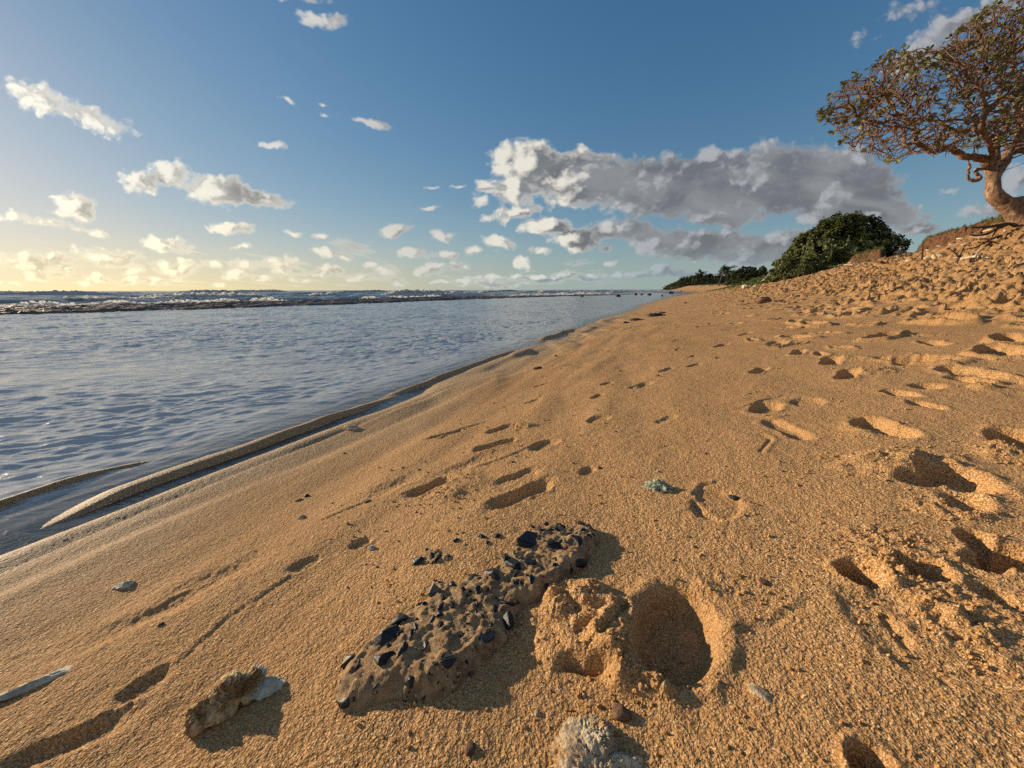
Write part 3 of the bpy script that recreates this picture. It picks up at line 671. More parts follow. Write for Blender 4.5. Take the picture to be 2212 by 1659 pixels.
def smooth_path(P, r, n=8, jit=0., seed=0):
    P = np.asarray(P, float); r = np.asarray(r, float); m = len(P); Q, q = [], []
    for i in range(m-1):
        p0, p1, p2, p3 = P[max(i-1, 0)], P[i], P[i+1], P[min(i+2, m-1)]
        for s in range(n):
            t = s/n; Q.append(.5*((2*p1)+(-p0+p2)*t+(2*p0-5*p1+4*p2-p3)*t*t+(-p0+3*p1-3*p2+p3)*t**3)); q.append(r[i]*(1-t)+r[i+1]*t)
    Q.append(P[-1]); q.append(r[-1]); Q = np.array(Q); q = np.array(q)
    if jit: q = q*(1+jit*noise2(np.arange(len(q))*.35, 0*q, seed)+jit*.5*noise2(np.arange(len(q))*.9, 0*q, seed+1))
    return Q, q
LEAF = np.array([(0,0,0),(.22,.45,.03),(.26,.78,.02),(0,1,-.05),(-.26,.78,.02),(-.22,.45,.03)], float)
def leaves(centres, dirs, n, size, rng, spread=.9, wid=1.):
    """rosettes of obovate leaves: 6-gons as two quads each"""
    N = len(centres); c = np.repeat(centres, n, 0); d = np.repeat(dirs, n, 0); K = N*n
    rnd = rng.normal(size=(K, 3)); rnd -= d*np.sum(rnd*d, 1)[:, None]; rnd /= np.linalg.norm(rnd, axis=1)[:, None]+1e-9
    ax = d*(1-spread*rng.uniform(.3, 1.1, K))[:, None]+rnd*spread; ax /= np.linalg.norm(ax, axis=1)[:, None]
    side = np.cross(ax, d+.01*rng.normal(size=(K, 3))); side /= np.linalg.norm(side, axis=1)[:, None]+1e-9; nrm = np.cross(side, ax)
    s = size*rng.uniform(.65, 1.15, K)
    V = c[:, None, :]+s[:, None, None]*(LEAF[None, :, 0, None]*wid*side[:, None, :]+LEAF[None, :, 1, None]*ax[:, None, :]+LEAF[None, :, 2, None]*nrm[:, None, :])
    b = (np.arange(K)*6)[:, None]; F = np.concatenate([b+np.array([[0, 1, 4, 5]]), b+np.array([[1, 2, 3, 4]])], 0)
    return V.reshape(-1, 3), F

def tp(X, Y, dep=0.):    # point of the tree from survey bearings, dep metres beyond its trunk plane
    d = bearing(1700.7+X*.3637, Y*.3637); t = 10.6+dep/d.length; return np.array(d*t)
def build_tree():
    rng = np.random.default_rng(5); m = 10.6/FP*.3637    # metres per survey unit
    limbs = [  # points (X, Y, depth), radii in survey units
     ([(1480,1500,0),(1425,1400,0),(1370,1290,0),(1300,1215,0),(1235,1165,0),(1222,1105,0),(1225,1040,0)], [150,105,82,76,66,54,56]),
     ([(1560,1290,.3),(1480,1230,.2),(1400,1210,0),(1300,1205,0)], [40,52,62,60]),
     ([(1222,1040,0),(1195,965,0),(1130,935,-.1),(1060,930,-.2),(1005,905,-.2),(960,872,-.3),(900,890,-.4),(850,900,-.4),(800,870,-.5),(772,845,-.6),(768,800,-.6),(748,750,-.6),(715,705,-.7),(650,670,-.8),(600,610,-.9),(570,560,-.9)], [44,36,29,26,24,21,19,18,17,16,14,14,12,10,8,6]),
     ([(850,900,-.4),(770,850,-.5),(705,858,-.5),(688,830,-.5),(695,785,-.5),(670,755,-.6),(600,750,-.7),(540,735,-.7),(480,715,-.9),(410,690,-1.)], [12,13,13,13,12,11,9,8,6,4]),
     ([(1230,1050,0),(1275,970,.1),(1330,880,.2),(1385,800,.3),(1400,740,.3),(1372,660,.4),(1362,590,.4),(1370,520,.5),(1340,430,.5),(1350,330,.6)], [44,42,36,30,26,22,19,16,13,9]),
     ([(1235,990,0),(1240,900,-.1),(1250,830,-.1),(1290,770,-.1),(1302,690,-.1),(1262,610,0),(1262,540,0),(1278,470,0),(1268,420,0),(1292,330,0),(1240,280,0),(1170,250,-.1)], [34,27,25,23,19,18,15,14,13,11,8,5]),
     ([(1245,825,0),(1200,800,.3),(1140,775,.6),(1080,765,.8),(1010,785,1.),(950,755,1.2),(890,720,1.4),(820,705,1.6),(740,660,1.8)], [22,19,18,17,15,13,12,9,6]),
     ([(1165,770,.5),(1165,735,.4),(1120,715,.4),(1060,725,.4),(1090,660,.5),(1075,600,.6),(1040,540,.7)], [14,14,13,12,12,11,8]),
     ([(1330,900,.3),(1400,880,.7),(1500,850,1.1),(1600,790,1.4),(1700,700,1.6),(1760,560,1.8)], [36,38,34,28,22,14]),
     ([(1380,800,.3),(1450,700,-.3),(1520,600,-.8),(1560,450,-1.2),(1600,300,-1.4)], [24,22,19,15,9]),
     ([(1300,950,.2),(1350,860,1.2),(1380,760,2.),(1400,600,2.6),(1380,450,2.9),(1300,350,3.)], [26,24,20,16,12,7]),
     ([(1230,960,0),(1200,860,-.9),(1160,760,-1.6),(1180,640,-2.1),(1140,520,-2.4),(1060,440,-2.6)], [20,19,17,14,10,6]),
     ([(1215,1000,0),(1160,1003,-.05),(1122,1008,-.1),(1110,1025,-.1),(1135,1042,-.1),(1140,1062,-.1),(1110,1075,-.1),(1075,1055,-.1),(1078,1010,-.1),(1082,985,-.1),(1072,950,-.1)], [16,13,11,10,13,15,13,11,10,9,4]),
    ]
    paths = []; tips = []
    for i, (pts, rad) in enumerate(limbs):
        P = [tp(*p) for p in pts]; Q, q = smooth_path(P, [r*m*(.55 if i < 2 else .66) for r in rad], 7, .22 if i else .12, 500+i)
        w = np.stack([noise2(np.arange(len(Q))*.33, np.zeros(len(Q))+j, 510+i) for j in range(3)], 1)*.035
        Q = Q+w*(1 if i else .6); paths.append((Q, q)); tips.append((Q, q, i))
    root = empty('windswept_tree', tuple(tp(1425, 1440)))
    org = np.array(root.location)
    V, F = tubes(paths, 14)
    # knobs and furrows
    c = V; off = .018*fbm3(c*np.array((5., 5., 2.2)), 9, 4)
    V = V+off[:, None]*np.array((1, -.6, .2))
    link('trunk', mesh_np('trunk', V-org, F), M['bark'], root)
    # fine branches by growing towards points spread through the crown
    poly = [(215,735),(200,690),(215,600),(300,500),(420,440),(520,385),(650,300),(800,285),(890,290),(950,240),(1060,140),(1130,70),(1260,20),(1400,-30),(1600,-80),(1800,-20),(1950,120),(2050,330),(2080,560),(1980,780),(1750,860),(1500,880),(1400,870),(1240,845),(1150,880),(1000,870),(960,930),(800,900),(700,930),(620,960),(560,960),(420,915),(350,870),(300,790)]
    NP = 18500; pts = []
    while len(pts) < NP:
        X = rng.uniform(190, 2080, NP); Y = rng.uniform(-80, 970, NP); ok = inside(X, Y, poly)
        X, Y = X[ok], Y[ok]; X = X+55*noise2(X/70., Y/70., 93); Y = Y+45*noise2(X/60., Y/60., 94)
        half = 3.6*np.sqrt(np.clip(1-((X-1250)/1100)**2, .03, 1))*np.sqrt(np.clip(1-((Y-560)/680)**2, .05, 1))
        D = rng.uniform(-1, 1, len(X))*half
        keep = rng.uniform(size=len(X)) < np.where(X > 1450, .45, 1.)
        # fuller canopy above, open centre near the limbs
        hollow = (np.abs(D) < half*.3) & (Y > 500) & (X > 950) & (rng.uniform(size=len(X)) < .6); keep &= ~hollow
        q3 = fbm3(np.stack([X/95., Y/95., D*.9], 1), 91, 2); keep &= (q3 > -.28)
        pts += [tp(a, b, c) for a, b, c in zip(X[keep], Y[keep], D[keep])]
    A = np.array(pts[:NP])
    nodes = []; par = []; rad0 = []
    for Q, q, i in tips:
        if i in (0, 1, 12): continue
        for k in range(3, len(Q), 2): nodes.append(Q[k]); par.append(-1); rad0.append(q[k])
    n0 = len(nodes); nodes = [np.array(a) for a in nodes]; step = .13; alive = np.ones(len(A), bool)
    for it in range(70):
        kd = kdtree.KDTree(len(nodes))
        for k, p in enumerate(nodes): kd.insert(p, k)
        kd.balance(); acc = {}
        for ai in np.where(alive)[0]:
            co, k, dd = kd.find(A[ai])
            if dd < .145: alive[ai] = False; continue
            if dd < 1.9: v = A[ai]-nodes[k]; acc.setdefault(k, np.zeros(3)); acc[k] += v/np.linalg.norm(v)
        if not acc: break
        for k, v in acc.items():
            l = np.linalg.norm(v)
            if l < 1e-6: continue
            v = v/l+rng.normal(size=3)*.30+np.array((-.05, 0, .04)); v /= np.linalg.norm(v)
            nodes.append(nodes[k]+v*step*rng.uniform(.75, 1.15)); par.append(k); rad0.append(0)
        if len(nodes) > 40000: break
    nodes = np.array(nodes); par = np.array(par); n = len(nodes)
    cnt = np.zeros(n); kids = [[] for _ in range(n)]
    for k in range(n-1, n0-1, -1):
        cnt[k] = max(cnt[k], 1); cnt[par[k]] += cnt[k]; kids[par[k]].append(k)
    rr = .0078*np.maximum(cnt, 1)**.40
    # chains
    chains = []; stack = [(k, c) for k in range(n0) for c in kids[k]]
    while stack:
        a, b = stack.pop(); ch = [a, b]
        while kids[b]:
            ks = sorted(kids[b], key=lambda j: -cnt[j]); stack += [(b, j) for j in ks[1:]]; b = ks[0]; ch.append(b)
        P = nodes[ch]; q = rr[ch].copy(); q[0] = min(q[0], q[1]*1.15)
        q[-1] *= .6
        if len(ch) > 2: P = P.copy(); P[1:-1] = .5*P[1:-1]+.25*(P[:-2]+P[2:])
        chains.append((P, q))
    V, F = tubes(chains, 5)
    link('branches', mesh_np('branches', V-org, F), M['twig'], root)
    # leaf rosettes at the tips
    end = np.array([k for k in range(n0, n) if not kids[k]]); E = nodes[end]; D = E-nodes[par[end]]; D /= np.linalg.norm(D, axis=1)[:, None]+1e-9; D = D+np.array((0, 0, .7)); D /= np.linalg.norm(D, axis=1)[:, None]
    cz = E[:, 2]; dist = np.linalg.norm(E[:, :2]-np.array(tp(1250, 600))[:2], axis=1); zt = (cz-1.9)/4.6
    clump = fbm3(E*.9, 77, 2)
    pr = np.clip(.03+.40*sm(.35, .9, zt+.3*clump)+.34*sm(.10, .5, clump)*sm(.15,.35,zt), 0, .7); pr *= np.where(zt < .22, .12, .62)
    sel = rng.uniform(size=len(E)) < pr; E, D = E[sel], D[sel]
    V, F = leaves(E, D, 7, .13, rng, .85)
    link('crown', mesh_np('crown', V-org, F, False), M['leaf'], root)
    # broken stub with pale wood
    a = tp(1280, 850, -.35); b = tp(1328, 876, -.55); V, F = tubes([smooth_path([a, (a+b)/2, b], [.05, .045, .035], 4)], 8)
    link('broken_stub', mesh_np('broken_stub', V-org, F), M['drift'], root)
    tag(root, 'gnarled windswept tree leaning over the beach with bare twigs and few leaves', 'tree')
    # exposed roots
    rp = []
    for k, (pts, r0) in enumerate([([(1395,1370,-.2),(1330,1330,-.4),(1250,1340,-.5),(1180,1345,-.6),(1105,1352,-.7)], 12),
        ([(1300,1335,-.4),(1240,1360,-.5),(1200,1385,-.5),(1140,1400,-.6),(1085,1393,-.7)], 10),
        ([(1400,1400,-.3),(1340,1400,-.7),(1310,1430,-.9),(1250,1455,-1.),(1180,1465,-1.1)], 20),
        ([(1405,1420,-.3),(1330,1450,-1.),(1270,1480,-1.3),(1200,1500,-1.5)], 15),
        ([(1400,1400,-.2),(1290,1400,-.4),(1210,1420,-.5),(1120,1470,-.5),(1060,1480,-.5)], 9),
        ([(1380,1410,-.4),(1300,1465,-1.1),(1220,1440,-1.2),(1130,1440,-1.2)], 6),
        ([(1240,1370,-.5),(1215,1410,-.6),(1195,1440,-.6)], 4),([(1170,1350,-.6),(1150,1375,-.6),(1140,1400,-.7)], 4)]):
        P = [tp(*p) for p in pts]; rp.append(smooth_path(P, np.linspace(r0, r0*.35, len(P))*m, 5, .2, 600+k))
    V, F = tubes(rp, 8); V = V+(.02*fbm3(V*6, 12, 3))[:, None]
    link('roots', mesh_np('roots', V-org, F), M['wood'], root)
build_tree(); print('tree', time.time()-T0)

def dome_tree(name, cx, cy, rx, ry, h, z0, nleaf, leaf, label, mat='bushleaf', seed=1, lift=.25, skew=0., trunks=8, lowleft=True):
    rng = np.random.default_rng(seed); root = empty(name, (cx, cy, z0)); K = nleaf
    th = rng.uniform(0, 2*np.pi, K); cz = rng.uniform(-.12, 1, K)**.9 if False else rng.uniform(-.05, 1, K)
    rh = np.sqrt(np.clip(1-cz**2, 0, 1)); d = np.stack([np.cos(th)*rh, np.sin(th)*rh, cz], 1)
    lum = 1+.19*fbm3(d*2.8+seed, seed, 3)+.13*noise3(d*8, seed+2)
    depth = np.where(rng.uniform(size=K) < .72, rng.uniform(.93, 1.03, K), rng.uniform(.6, .95, K))
    P = d*(lum*depth)[:, None]*np.array((rx, ry, h*(1-lift)*1.0)); P[:, 2] += h*lift*sm(0, 1, np.hypot(P[:,0]/rx, P[:,1]/ry)*-1+1.2)*.9
    P[:, 0] += skew*P[:, 2]
    gap = fbm3(d*6+3, seed+4, 2); ok = (gap > -.42)
    nrm = d/np.array((rx, ry, h)); nrm /= np.linalg.norm(nrm, axis=1)[:, None]; nrm = nrm+rng.normal(size=nrm.shape)*.35; nrm[:, 2] += .3; nrm /= np.linalg.norm(nrm, axis=1)[:, None]
    V, F = leaves(P[ok], nrm[ok], 5, leaf, rng, .9, 1.3); link('crown', mesh_np('crown', V, F, False), M[mat], root)
    ps = []
    for k in range(trunks):
        a = k*2*math.pi/trunks+rng.uniform(0, .6); r1 = rng.uniform(.0, .25); r2 = rng.uniform(.55, .9)
        A = np.array((math.cos(a)*rx*r1, math.sin(a)*ry*r1, -.3)); B = np.array((math.cos(a)*rx*r2, math.sin(a)*ry*r2, h*rng.uniform(.3, .5)))
        mid = (A+B)/2+rng.normal(size=3)*.12*h+np.array((0, 0, .1*h)); m2 = (mid+B)/2+rng.normal(size=3)*.08*h
        ps.append(smooth_path([A, (A+mid)/2+rng.normal(size=3)*.05*h, mid, m2, B], np.array([.10, .08, .07, .05, .02])*h*.35, 5, .2, seed+k))
        for j in range(3):
            E = m2+rng.normal(size=3)*np.array((rx, ry, h*.5))*.15; ps.append(smooth_path([mid, (mid+E)/2+rng.normal(size=3)*.06*h, E], np.array([.05, .03, .012])*h*.35, 4, .2, seed+40+k))
    V, F = tubes(ps, 7); link('trunk', mesh_np('trunk', V, F), M['bark'], root)
    tag(root, label, 'tree'); return root
def gp(px, py, t): d = bearing(px, py); return d.x*t, d.y*t, d.z*t
x, y, z = gp(1800, 586, 27.5)
dome_tree('broad_tree', x, y, 3.45, 3.4, 3.75, z-.15, 15000, .17, 'large dense dome shaped green tree on the bank behind the sand', seed=3, trunks=12)
x, y, z = gp(1700, 600, 24.6); dome_tree('low_shrub', x, y, 1.0, 1.0, 1.3, z-.15, 1600, .16, 'leafy shrub spilling off the left foot of the dome tree', seed=9, trunks=4)
x, y, z = gp(1745, 590, 23.8); dome_tree('shrub', x, y, 1.1, .8, .95, z-.1, 1600, .15, 'low bush in front of the dome tree above the red bank', seed=12, trunks=3)
x, y, z = gp(1608, 611, 58); dome_tree('far_tree', x, y, 2.55, 2.4, 2.5, z-.2, 4500, .2, 'smaller flat domed tree beyond the large one', seed=15, trunks=7, mat='scrub')
x, y, z = gp(1644, 600, 56); dome_tree('bush', x, y, .75, .7, 1.5, z+.2, 500, .16, 'little round bush between the two domed trees', seed=18, trunks=2, mat='scrub')

# creeping plants on the slope at the tree's foot (too many leaves to count)
def cover(name, spots, size, mat):
    rng = np.random.default_rng(21); Cn, Dn = [], []
    for (px, py, t, rx, ry, hh, n) in spots:
        x, y, z = gp(px, py, t); a = rng.normal(size=(n, 2))*.5
        X = x+a[:, 0]*rx; Y = y+a[:, 1]*ry; Z = ground(X, Y); bump = hh*np.exp(-(a**2).sum(1))*(.6+.6*noise2(X*1.5, Y*1.5, 30)); Cn.append(np.stack([X, Y, Z+np.abs(bump)*rng.uniform(.2, 1, n)], 1))
        dd = rng.normal(size=(n, 3))*.5+np.array((-.2, -.2, 1)); Dn.append(dd/np.linalg.norm(dd, axis=1)[:, None])
    V, F = leaves(np.concatenate(Cn), np.concatenate(Dn), 4, size, rng, .8, 1.2)
    tag(link(name, mesh_np(name, V, F, False), M[mat]), 'green creeping plants covering the slope below the trees', 'ground cover', kind='stuff')
cover('creeping_plants', [(1715,606,26,2.0,1.6,.30,1500),(1690,607,29,2.2,3.0,.32,1500),(1665,608,40,3,7,.5,1200),(1650,606,50,3,8,.8,1000),(1622,612,52,3.5,8,.5,800)], .15, 'vine')

# dry grass on top of the bank
def grass():
    rng = np.random.default_rng(23); n = 26000
    u = rng.uniform(13, 70, n); v = 9.55+shore_shift(u)+rng.exponential(.8, n); x, y = xy(u, v); w = .35*noise2(u*.35, v*0+3, 5)
    z = ground(x, y); h = rng.uniform(.05, .16, n); a = rng.uniform(0, 6.28, n); lean = rng.normal(size=(n, 2))*.05
    b = np.stack([x, y, z-.02], 1); s = np.stack([np.cos(a), np.sin(a), 0*a], 1)*.012; tp_ = b+np.stack([lean[:, 0], lean[:, 1], h], 1)
    V = np.stack([b-s, b+s, tp_], 1).reshape(-1, 3); F = (np.arange(n)*3)[:, None]+np.array([[0, 1, 2]])
    tag(link('grass', mesh_np('grass', V, F, False), M['vine']), 'short dry grass growing along the top of the bank', 'grass', kind='stuff')
grass()

# wrack: drift debris along the foot of the bank, uncountable bits
def wrack():
    rng = np.random.default_rng(29); n = 1500; V0, F0 = _I[1]; Vs, Fs = [], []
    u = 12+rng.uniform(0, 1, n)**.8*70; v = 8.2+rng.normal(size=n)*.6+shore_shift(u); x, y = xy(u, v); z = ground(x, y)
    for i in range(n):
        s = rng.uniform(.03, .14)*(1+u[i]/60); sc = np.array((s*rng.uniform(.6, 2.6), s*.6, s*.5)); a = rng.uniform(0, 6.28); c, q = math.cos(a), math.sin(a)
        W = V0*sc*.5*(1+.3*rng.normal(size=(len(V0), 1))); W = np.stack([W[:, 0]*c-W[:, 1]*q, W[:, 0]*q+W[:, 1]*c, W[:, 2]+s*.1], 1)+np.array((x[i], y[i], z[i])); Vs.append(W); Fs.append(F0+i*len(V0))
    Vs, Fs = np.concatenate(Vs), np.concatenate(Fs); idx = np.repeat(rng.choice([0, 1, 2], n, p=[.40, .15, .45]), len(F0))
    me = mesh_np('wrack_debris', Vs, Fs, False, idx); tag(link('wrack_debris', me, [M['drift'], M['pale'], M['wood']]), 'scattered driftwood bits and coral rubble along the foot of the bank', 'debris', kind='stuff')
wrack()
def crumbs():
    rng = np.random.default_rng(31); V0, F0 = _I[1]; Vs, Fs = [], []; k = 0; P = []
    for (cx, cy), L_, W_, h, r in _M:
        for _ in range(int(50*r)): P.append((cx+rng.normal()*W_*.8, cy+rng.normal()*L_*.9, rng.uniform(.0025, .008)))
    for _ in range(900): 
        rr = .4*math.exp(rng.uniform(0, 3)); th = rng.uniform(R(-30), R(60)); P.append((rr*math.sin(th), rr*math.cos(th), rng.uniform(.002, .005)*(1+.5*rr)))
    P = np.array(P); z = ground(P[:, 0], P[:, 1])
    for (x, y, s), zz in zip(P, z):
        if uv(x, y)[1] < -1.2: continue
        Vs.append(V0*s*.6*(1+.25*rng.normal(size=(len(V0), 1)))+np.array((x, y, zz+s*.2))); Fs.append(F0+k); k += len(V0)
    me = mesh_np('sand_crumbs', np.concatenate(Vs), np.concatenate(Fs), False); n = len(np.concatenate(Vs))
    for a in ('wet', 'soil', 'grass'): attr(me, a, np.zeros(n))
    tag(link('sand_crumbs', me, M['sand']), 'loose crumbs of damp sand around the footprints', 'sand', kind='stuff')
crumbs()

def stick(name, P, r, mat, label, cat='driftwood', side=None, group=None):
    P = [np.array(p, float) for p in P]; org = P[0].copy(); Q, q = smooth_path([p-org for p in P], np.linspace(r, r*.5, len(P)), 5, .25, int(abs(org[0]*77)) % 99)
    paths = [(Q, q)]
    if side is not None:
        S_ = np.array(side, float)-org; k = len(Q)//2; paths.append(smooth_path([Q[k], (Q[k]+S_)/2+np.array((0, 0, .02)), S_], [r*.6, r*.45, r*.25], 4, .2, 3))
    V, F = tubes(paths, 7); o = link(name, mesh_np(name, V, F), M[mat]); o.location = org; return tag(o, label, cat, group)
def on(px, py, dz=0.): x, y, t = at(px, py); return np.array((x, y, gz(x, y)+dz))
a = on(1648, 614, .10); b = on(1672, 607, .75); stick('bleached_log', [a, (a+b)/2+np.array((0, 0, .05)), b], .16, 'drift', 'bleached white log propped on the slope left of the green creepers', side=b+np.array((-.3, 0, -.4)))
for i, (px, py, dx, dz, lb) in enumerate([(1906,575,.22,.45,'leaning brown stick standing left of the forked one on the upper sand'),(1990,568,-.10,.5,'thin upright stick below the grassy bank'),(2062,572,.1,.42,'forked stick standing in the sand under the tree roots'),(1738,588,.1,.55,'pale stump-like stick below the dome tree'),(1590,618,.1,.9,'pale upright stick among debris on the far sand'),(1755,568,.02,.4,'short upright stick on the bank foot below the dome tree')]):
    a = on(px, py, -.05); b = a+np.array((dx, 0, dz)); stick('stick', [a, (a+b)/2+np.array((.03, .02, 0)), b], .028 if i < 3 else .04, 'wood' if i < 3 else 'drift', lb, side=b+np.array((-dx*1.5-.1, .05, -.02)) if i == 2 else None, group='sticks standing in the upper sand')
for i, (px, py, w, hgt, lb) in enumerate([(2046,560,.42,.1,'bleached branch lying below the exposed tree roots'),(2070,566,.6,.05,'long thin pale branch on the sand right of the bleached branch'),(1775,583,.7,.08,'pale plank-like driftwood at the bank foot right of the dome tree'),(1625,622,.7,.1,'pale driftwood piece just left of the white log'),(1560,628,1.2,.2,'dark twisted driftwood on the far sand')]):
    a = on(px, py, .03); b = on(px+28, py-3, .06); b = a+(b-a)/np.linalg.norm(b-a)*w*1.8; b[2] = gz(b[0], b[1])+hgt; stick('drift_branch', [a, (a+b)/2+np.array((0, 0, .06)), b], .035+.02*(i > 2), 'drift' if i != 4 else 'wood', lb, side=(a+b)/2+np.array((.2, .1, .2)), group='driftwood on the upper beach')
for i, (px, py, s, lb) in enumerate([(2004,563,.22,'white stone directly below the grassy bank edge'),(1965,568,.2,'white stone left of the thin upright stick'),(2030,556,.3,'largest white stone just below the exposed roots'),(1740,598,.3,'pale stone at the foot of the red bank')]):
    stone('white_stone', px, py, (s*1.3, s, s*.7), 'pale', lb, 'stone', 'pale stones on the upper beach', seed=700+i, sink=.3, rough=.25)

# person on the far side of the gap in the bank: dark cap, dark clothes
def person():
    x, y, z = gp(1945, 549, 19.6); root = empty('person', (x, y, z-.76))
    me = bpy.data.meshes.new('body'); vs = [(0,0,0.02,.10),(0,0,.2,.11),(-.02,0,.42,.12),(-.03,0,.56,.06),(-.03,-.01,.66,.085),(.17,0,.48,.055),(.24,-.06,.25,.04),(.2,-.22,.1,.032),(-.2,0,.46,.055),(-.3,-.05,.22,.04),(-.33,-.15,.0,.032),(.12,-.05,-.05,.085),(.18,-.35,.05,.065),(.18,-.4,-.33,.045),(-.12,-.05,-.05,.085),(-.2,-.35,.03,.065),(-.2,-.42,-.33,.045),(.18,-.52,-.36,.04),(-.2,-.54,-.36,.04)]
    es = [(0,1),(1,2),(2,3),(3,4),(2,5),(5,6),(6,7),(2,8),(8,9),(9,10),(0,11),(11,12),(12,13),(13,17),(0,14),(14,15),(15,16),(16,18)]
    me.from_pydata([(a, b, c+.42) for a, b, c, r in vs], es, []); o = link('body', me, None, root)
    mod = o.modifiers.new('skin', 'SKIN'); me.skin_vertices[0].data[0].use_root = True
    for k, v in enumerate(vs): me.skin_vertices[0].data[k].radius = (v[3], v[3])
    s = o.modifiers.new('sub', 'SUBSURF'); s.levels = s.render_levels = 2
    t = NT('dark_clothes'); p = t.obj(); sep = t.n('SeparateXYZ'); t.set(sep.inputs[0], p)
    skin = t.ss(sep.outputs[2], .99, 1.01); t.bsdf(t.mix(skin, rgb(.03,.032,.045), rgb(.30,.16,.10)), .8); me.materials.append(t.m)
    V, F = rockmesh((.20, .235, .13), 5, 3, rough=.02, facets=0); V[:, 2] = np.maximum(V[:, 2], -.02); V[:, 1] -= .05*sm(0, -.1, V[:, 1])*(V[:, 2] < .03)
    c = link('cap', mesh_np('cap', V, F), M['basalt'], root); c.location = (-.03, -.01, 1.13)
    root.rotation_euler = (0, 0, R(-45)); tag(root, 'person in dark clothes and cap sitting behind the gap in the bank', 'person')
person()

# ------------------------------------------------------------------ the headland
def headland():
    cx, cy, cz = gp(1512, 628, 190); n, m = 150, 60; a = np.linspace(-1, 1, n); b = np.linspace(-1, 1, m); A, B = np.meshgrid(a, b, indexing='ij'); A, B = A.ravel(), B.ravel()
    ax = np.array((math.cos(R(28)), -math.sin(R(28)))); ay = np.array((math.sin(R(28)), math.cos(R(28))))
    X = cx+A*21*ax[0]+B*16*ay[0]; Y = cy+A*21*ax[1]+B*16*ay[1]
    prof = np.interp(A, [-1,-.85,-.62,-.4,-.1,.3,.7,1], [0,.12,.45,.80,1.,.95,.9,.85]); Z = WATER-.4+7.2*prof*np.clip(1-B**2, 0, 1)**.55*(1+.10*fbm2(A*5, B*3, 180, 4))+.25*fbm2(A*20, B*12, 181, 3)
    i = np.arange(n-1)[:, None]*m+np.arange(m-1)[None, :]; F = np.stack([i, i+m, i+m+1, i+1], -1).reshape(-1, 4)
    t = NT('headland'); p = t.pos(); t.bsdf(t.mix(t.ss(t.noise(p, .9, 6., .7), .4, .6), rgb(.022,.028,.013), rgb(.085,.075,.035)), .95, t.bump(t.noise(p, 1.5, 5., .7), .8)); 
    tag(link('headland', mesh_np('headland', np.stack([X, Y, Z], 1), F), t.m), kind='structure')
    rng = np.random.default_rng(41); k = rng.integers(0, len(X), 5200); k = k[(Z[k] > 0) & (A[k] > -.85)]
    c = np.stack([X[k], Y[k], Z[k]+rng.uniform(-.1, .7, len(k))], 1)+rng.normal(size=(len(k), 3))*.4; d = rng.normal(size=c.shape)+np.array((0, 0, 1.)); d /= np.linalg.norm(d, axis=1)[:, None]
    V, F = leaves(c, d, 5, .6, rng, .9, 1.); tag(link('headland_scrub', mesh_np('headland_scrub', V, F, False), M['scrub']), 'dark low scrub covering the far headland', 'scrub', kind='stuff')
    return X, Y, Z, A
headland()
def pine(px, py, t, h, lean, label, group, seed, w=1.):
    """wind-leaned ironwood: slim trunk, drooping wisps"""
    rng = np.random.default_rng(seed); x, y, z = gp(px, py, t); root = empty('leaning_pine', (x, y, z-.3))
    P = [np.array((lean*h*.9*s**1.6, 0, h*s)) for s in np.linspace(0, 1, 6)]; ps = [smooth_path(P, np.linspace(.045, .01, 6)*h, 4, .1, seed)]; c, d = [], []
    for k in range(int(13*w)):
        s = rng.uniform(.35, 1); a = rng.uniform(0, 6.28); p0 = np.array((lean*h*.9*s**1.6, 0, h*s)); L_ = h*rng.uniform(.14, .34)*w**.5
        p2 = p0+np.array((math.cos(a)*L_+lean*L_*1.2, math.sin(a)*L_, L_*rng.uniform(.0, .7))); ps.append(smooth_path([p0, (p0+p2)/2+np.array((0, 0, .04*h)), p2], [.014*h, .01*h, .004*h], 3))
        for q in np.linspace(.3, 1.1, 9):
            for _ in range(3): c.append(p0+(p2-p0)*q+rng.normal(size=3)*.035*h); v = (p2-p0)/L_+rng.normal(size=3)*.5; d.append(v/np.linalg.norm(v))
    V, F = tubes(ps, 5); link('trunk', mesh_np('trunk', V, F), M['wood'], root)
    V, F = leaves(np.array(c), np.array(d), 4, .075*h, rng, .6, .55); link('crown', mesh_np('crown', V, F, False), M['needle'], root); tag(root, label, 'tree', group)
pine(1553, 615, 100, 4.6, .33, 'lone leaning tree standing between the headland and the small domed tree', None, 50, 1.7)
for i, (px, py, h, ln, lb) in enumerate([(1472,619,4.2,.1,'round bushy tree at the seaward tip of the headland'),(1479,616,3.6,.5,'second leaning tree from the seaward tip of the headland'),(1488,613,3.8,.6,'third leaning tree from the seaward tip of the headland'),(1499,611,3.2,.7,'short bent tree in the middle of the headland row'),(1508,611,5.8,.15,'tallest upright tree on the headland'),(1517,611,4.0,.5,'tree just right of the tallest one on the headland'),(1526,611,4.3,.4,'second tree right of the tallest one on the headland'),(1534,612,4.2,.25,'upright tree near the right end of the headland row'),(1541,613,3.6,.3,'round tree at the right end of the headland row')]):
    pine(px, py, 186, h, ln, lb, 'wind-bent trees on the headland', 60+i, 1.5)
print('veg', time.time()-T0)

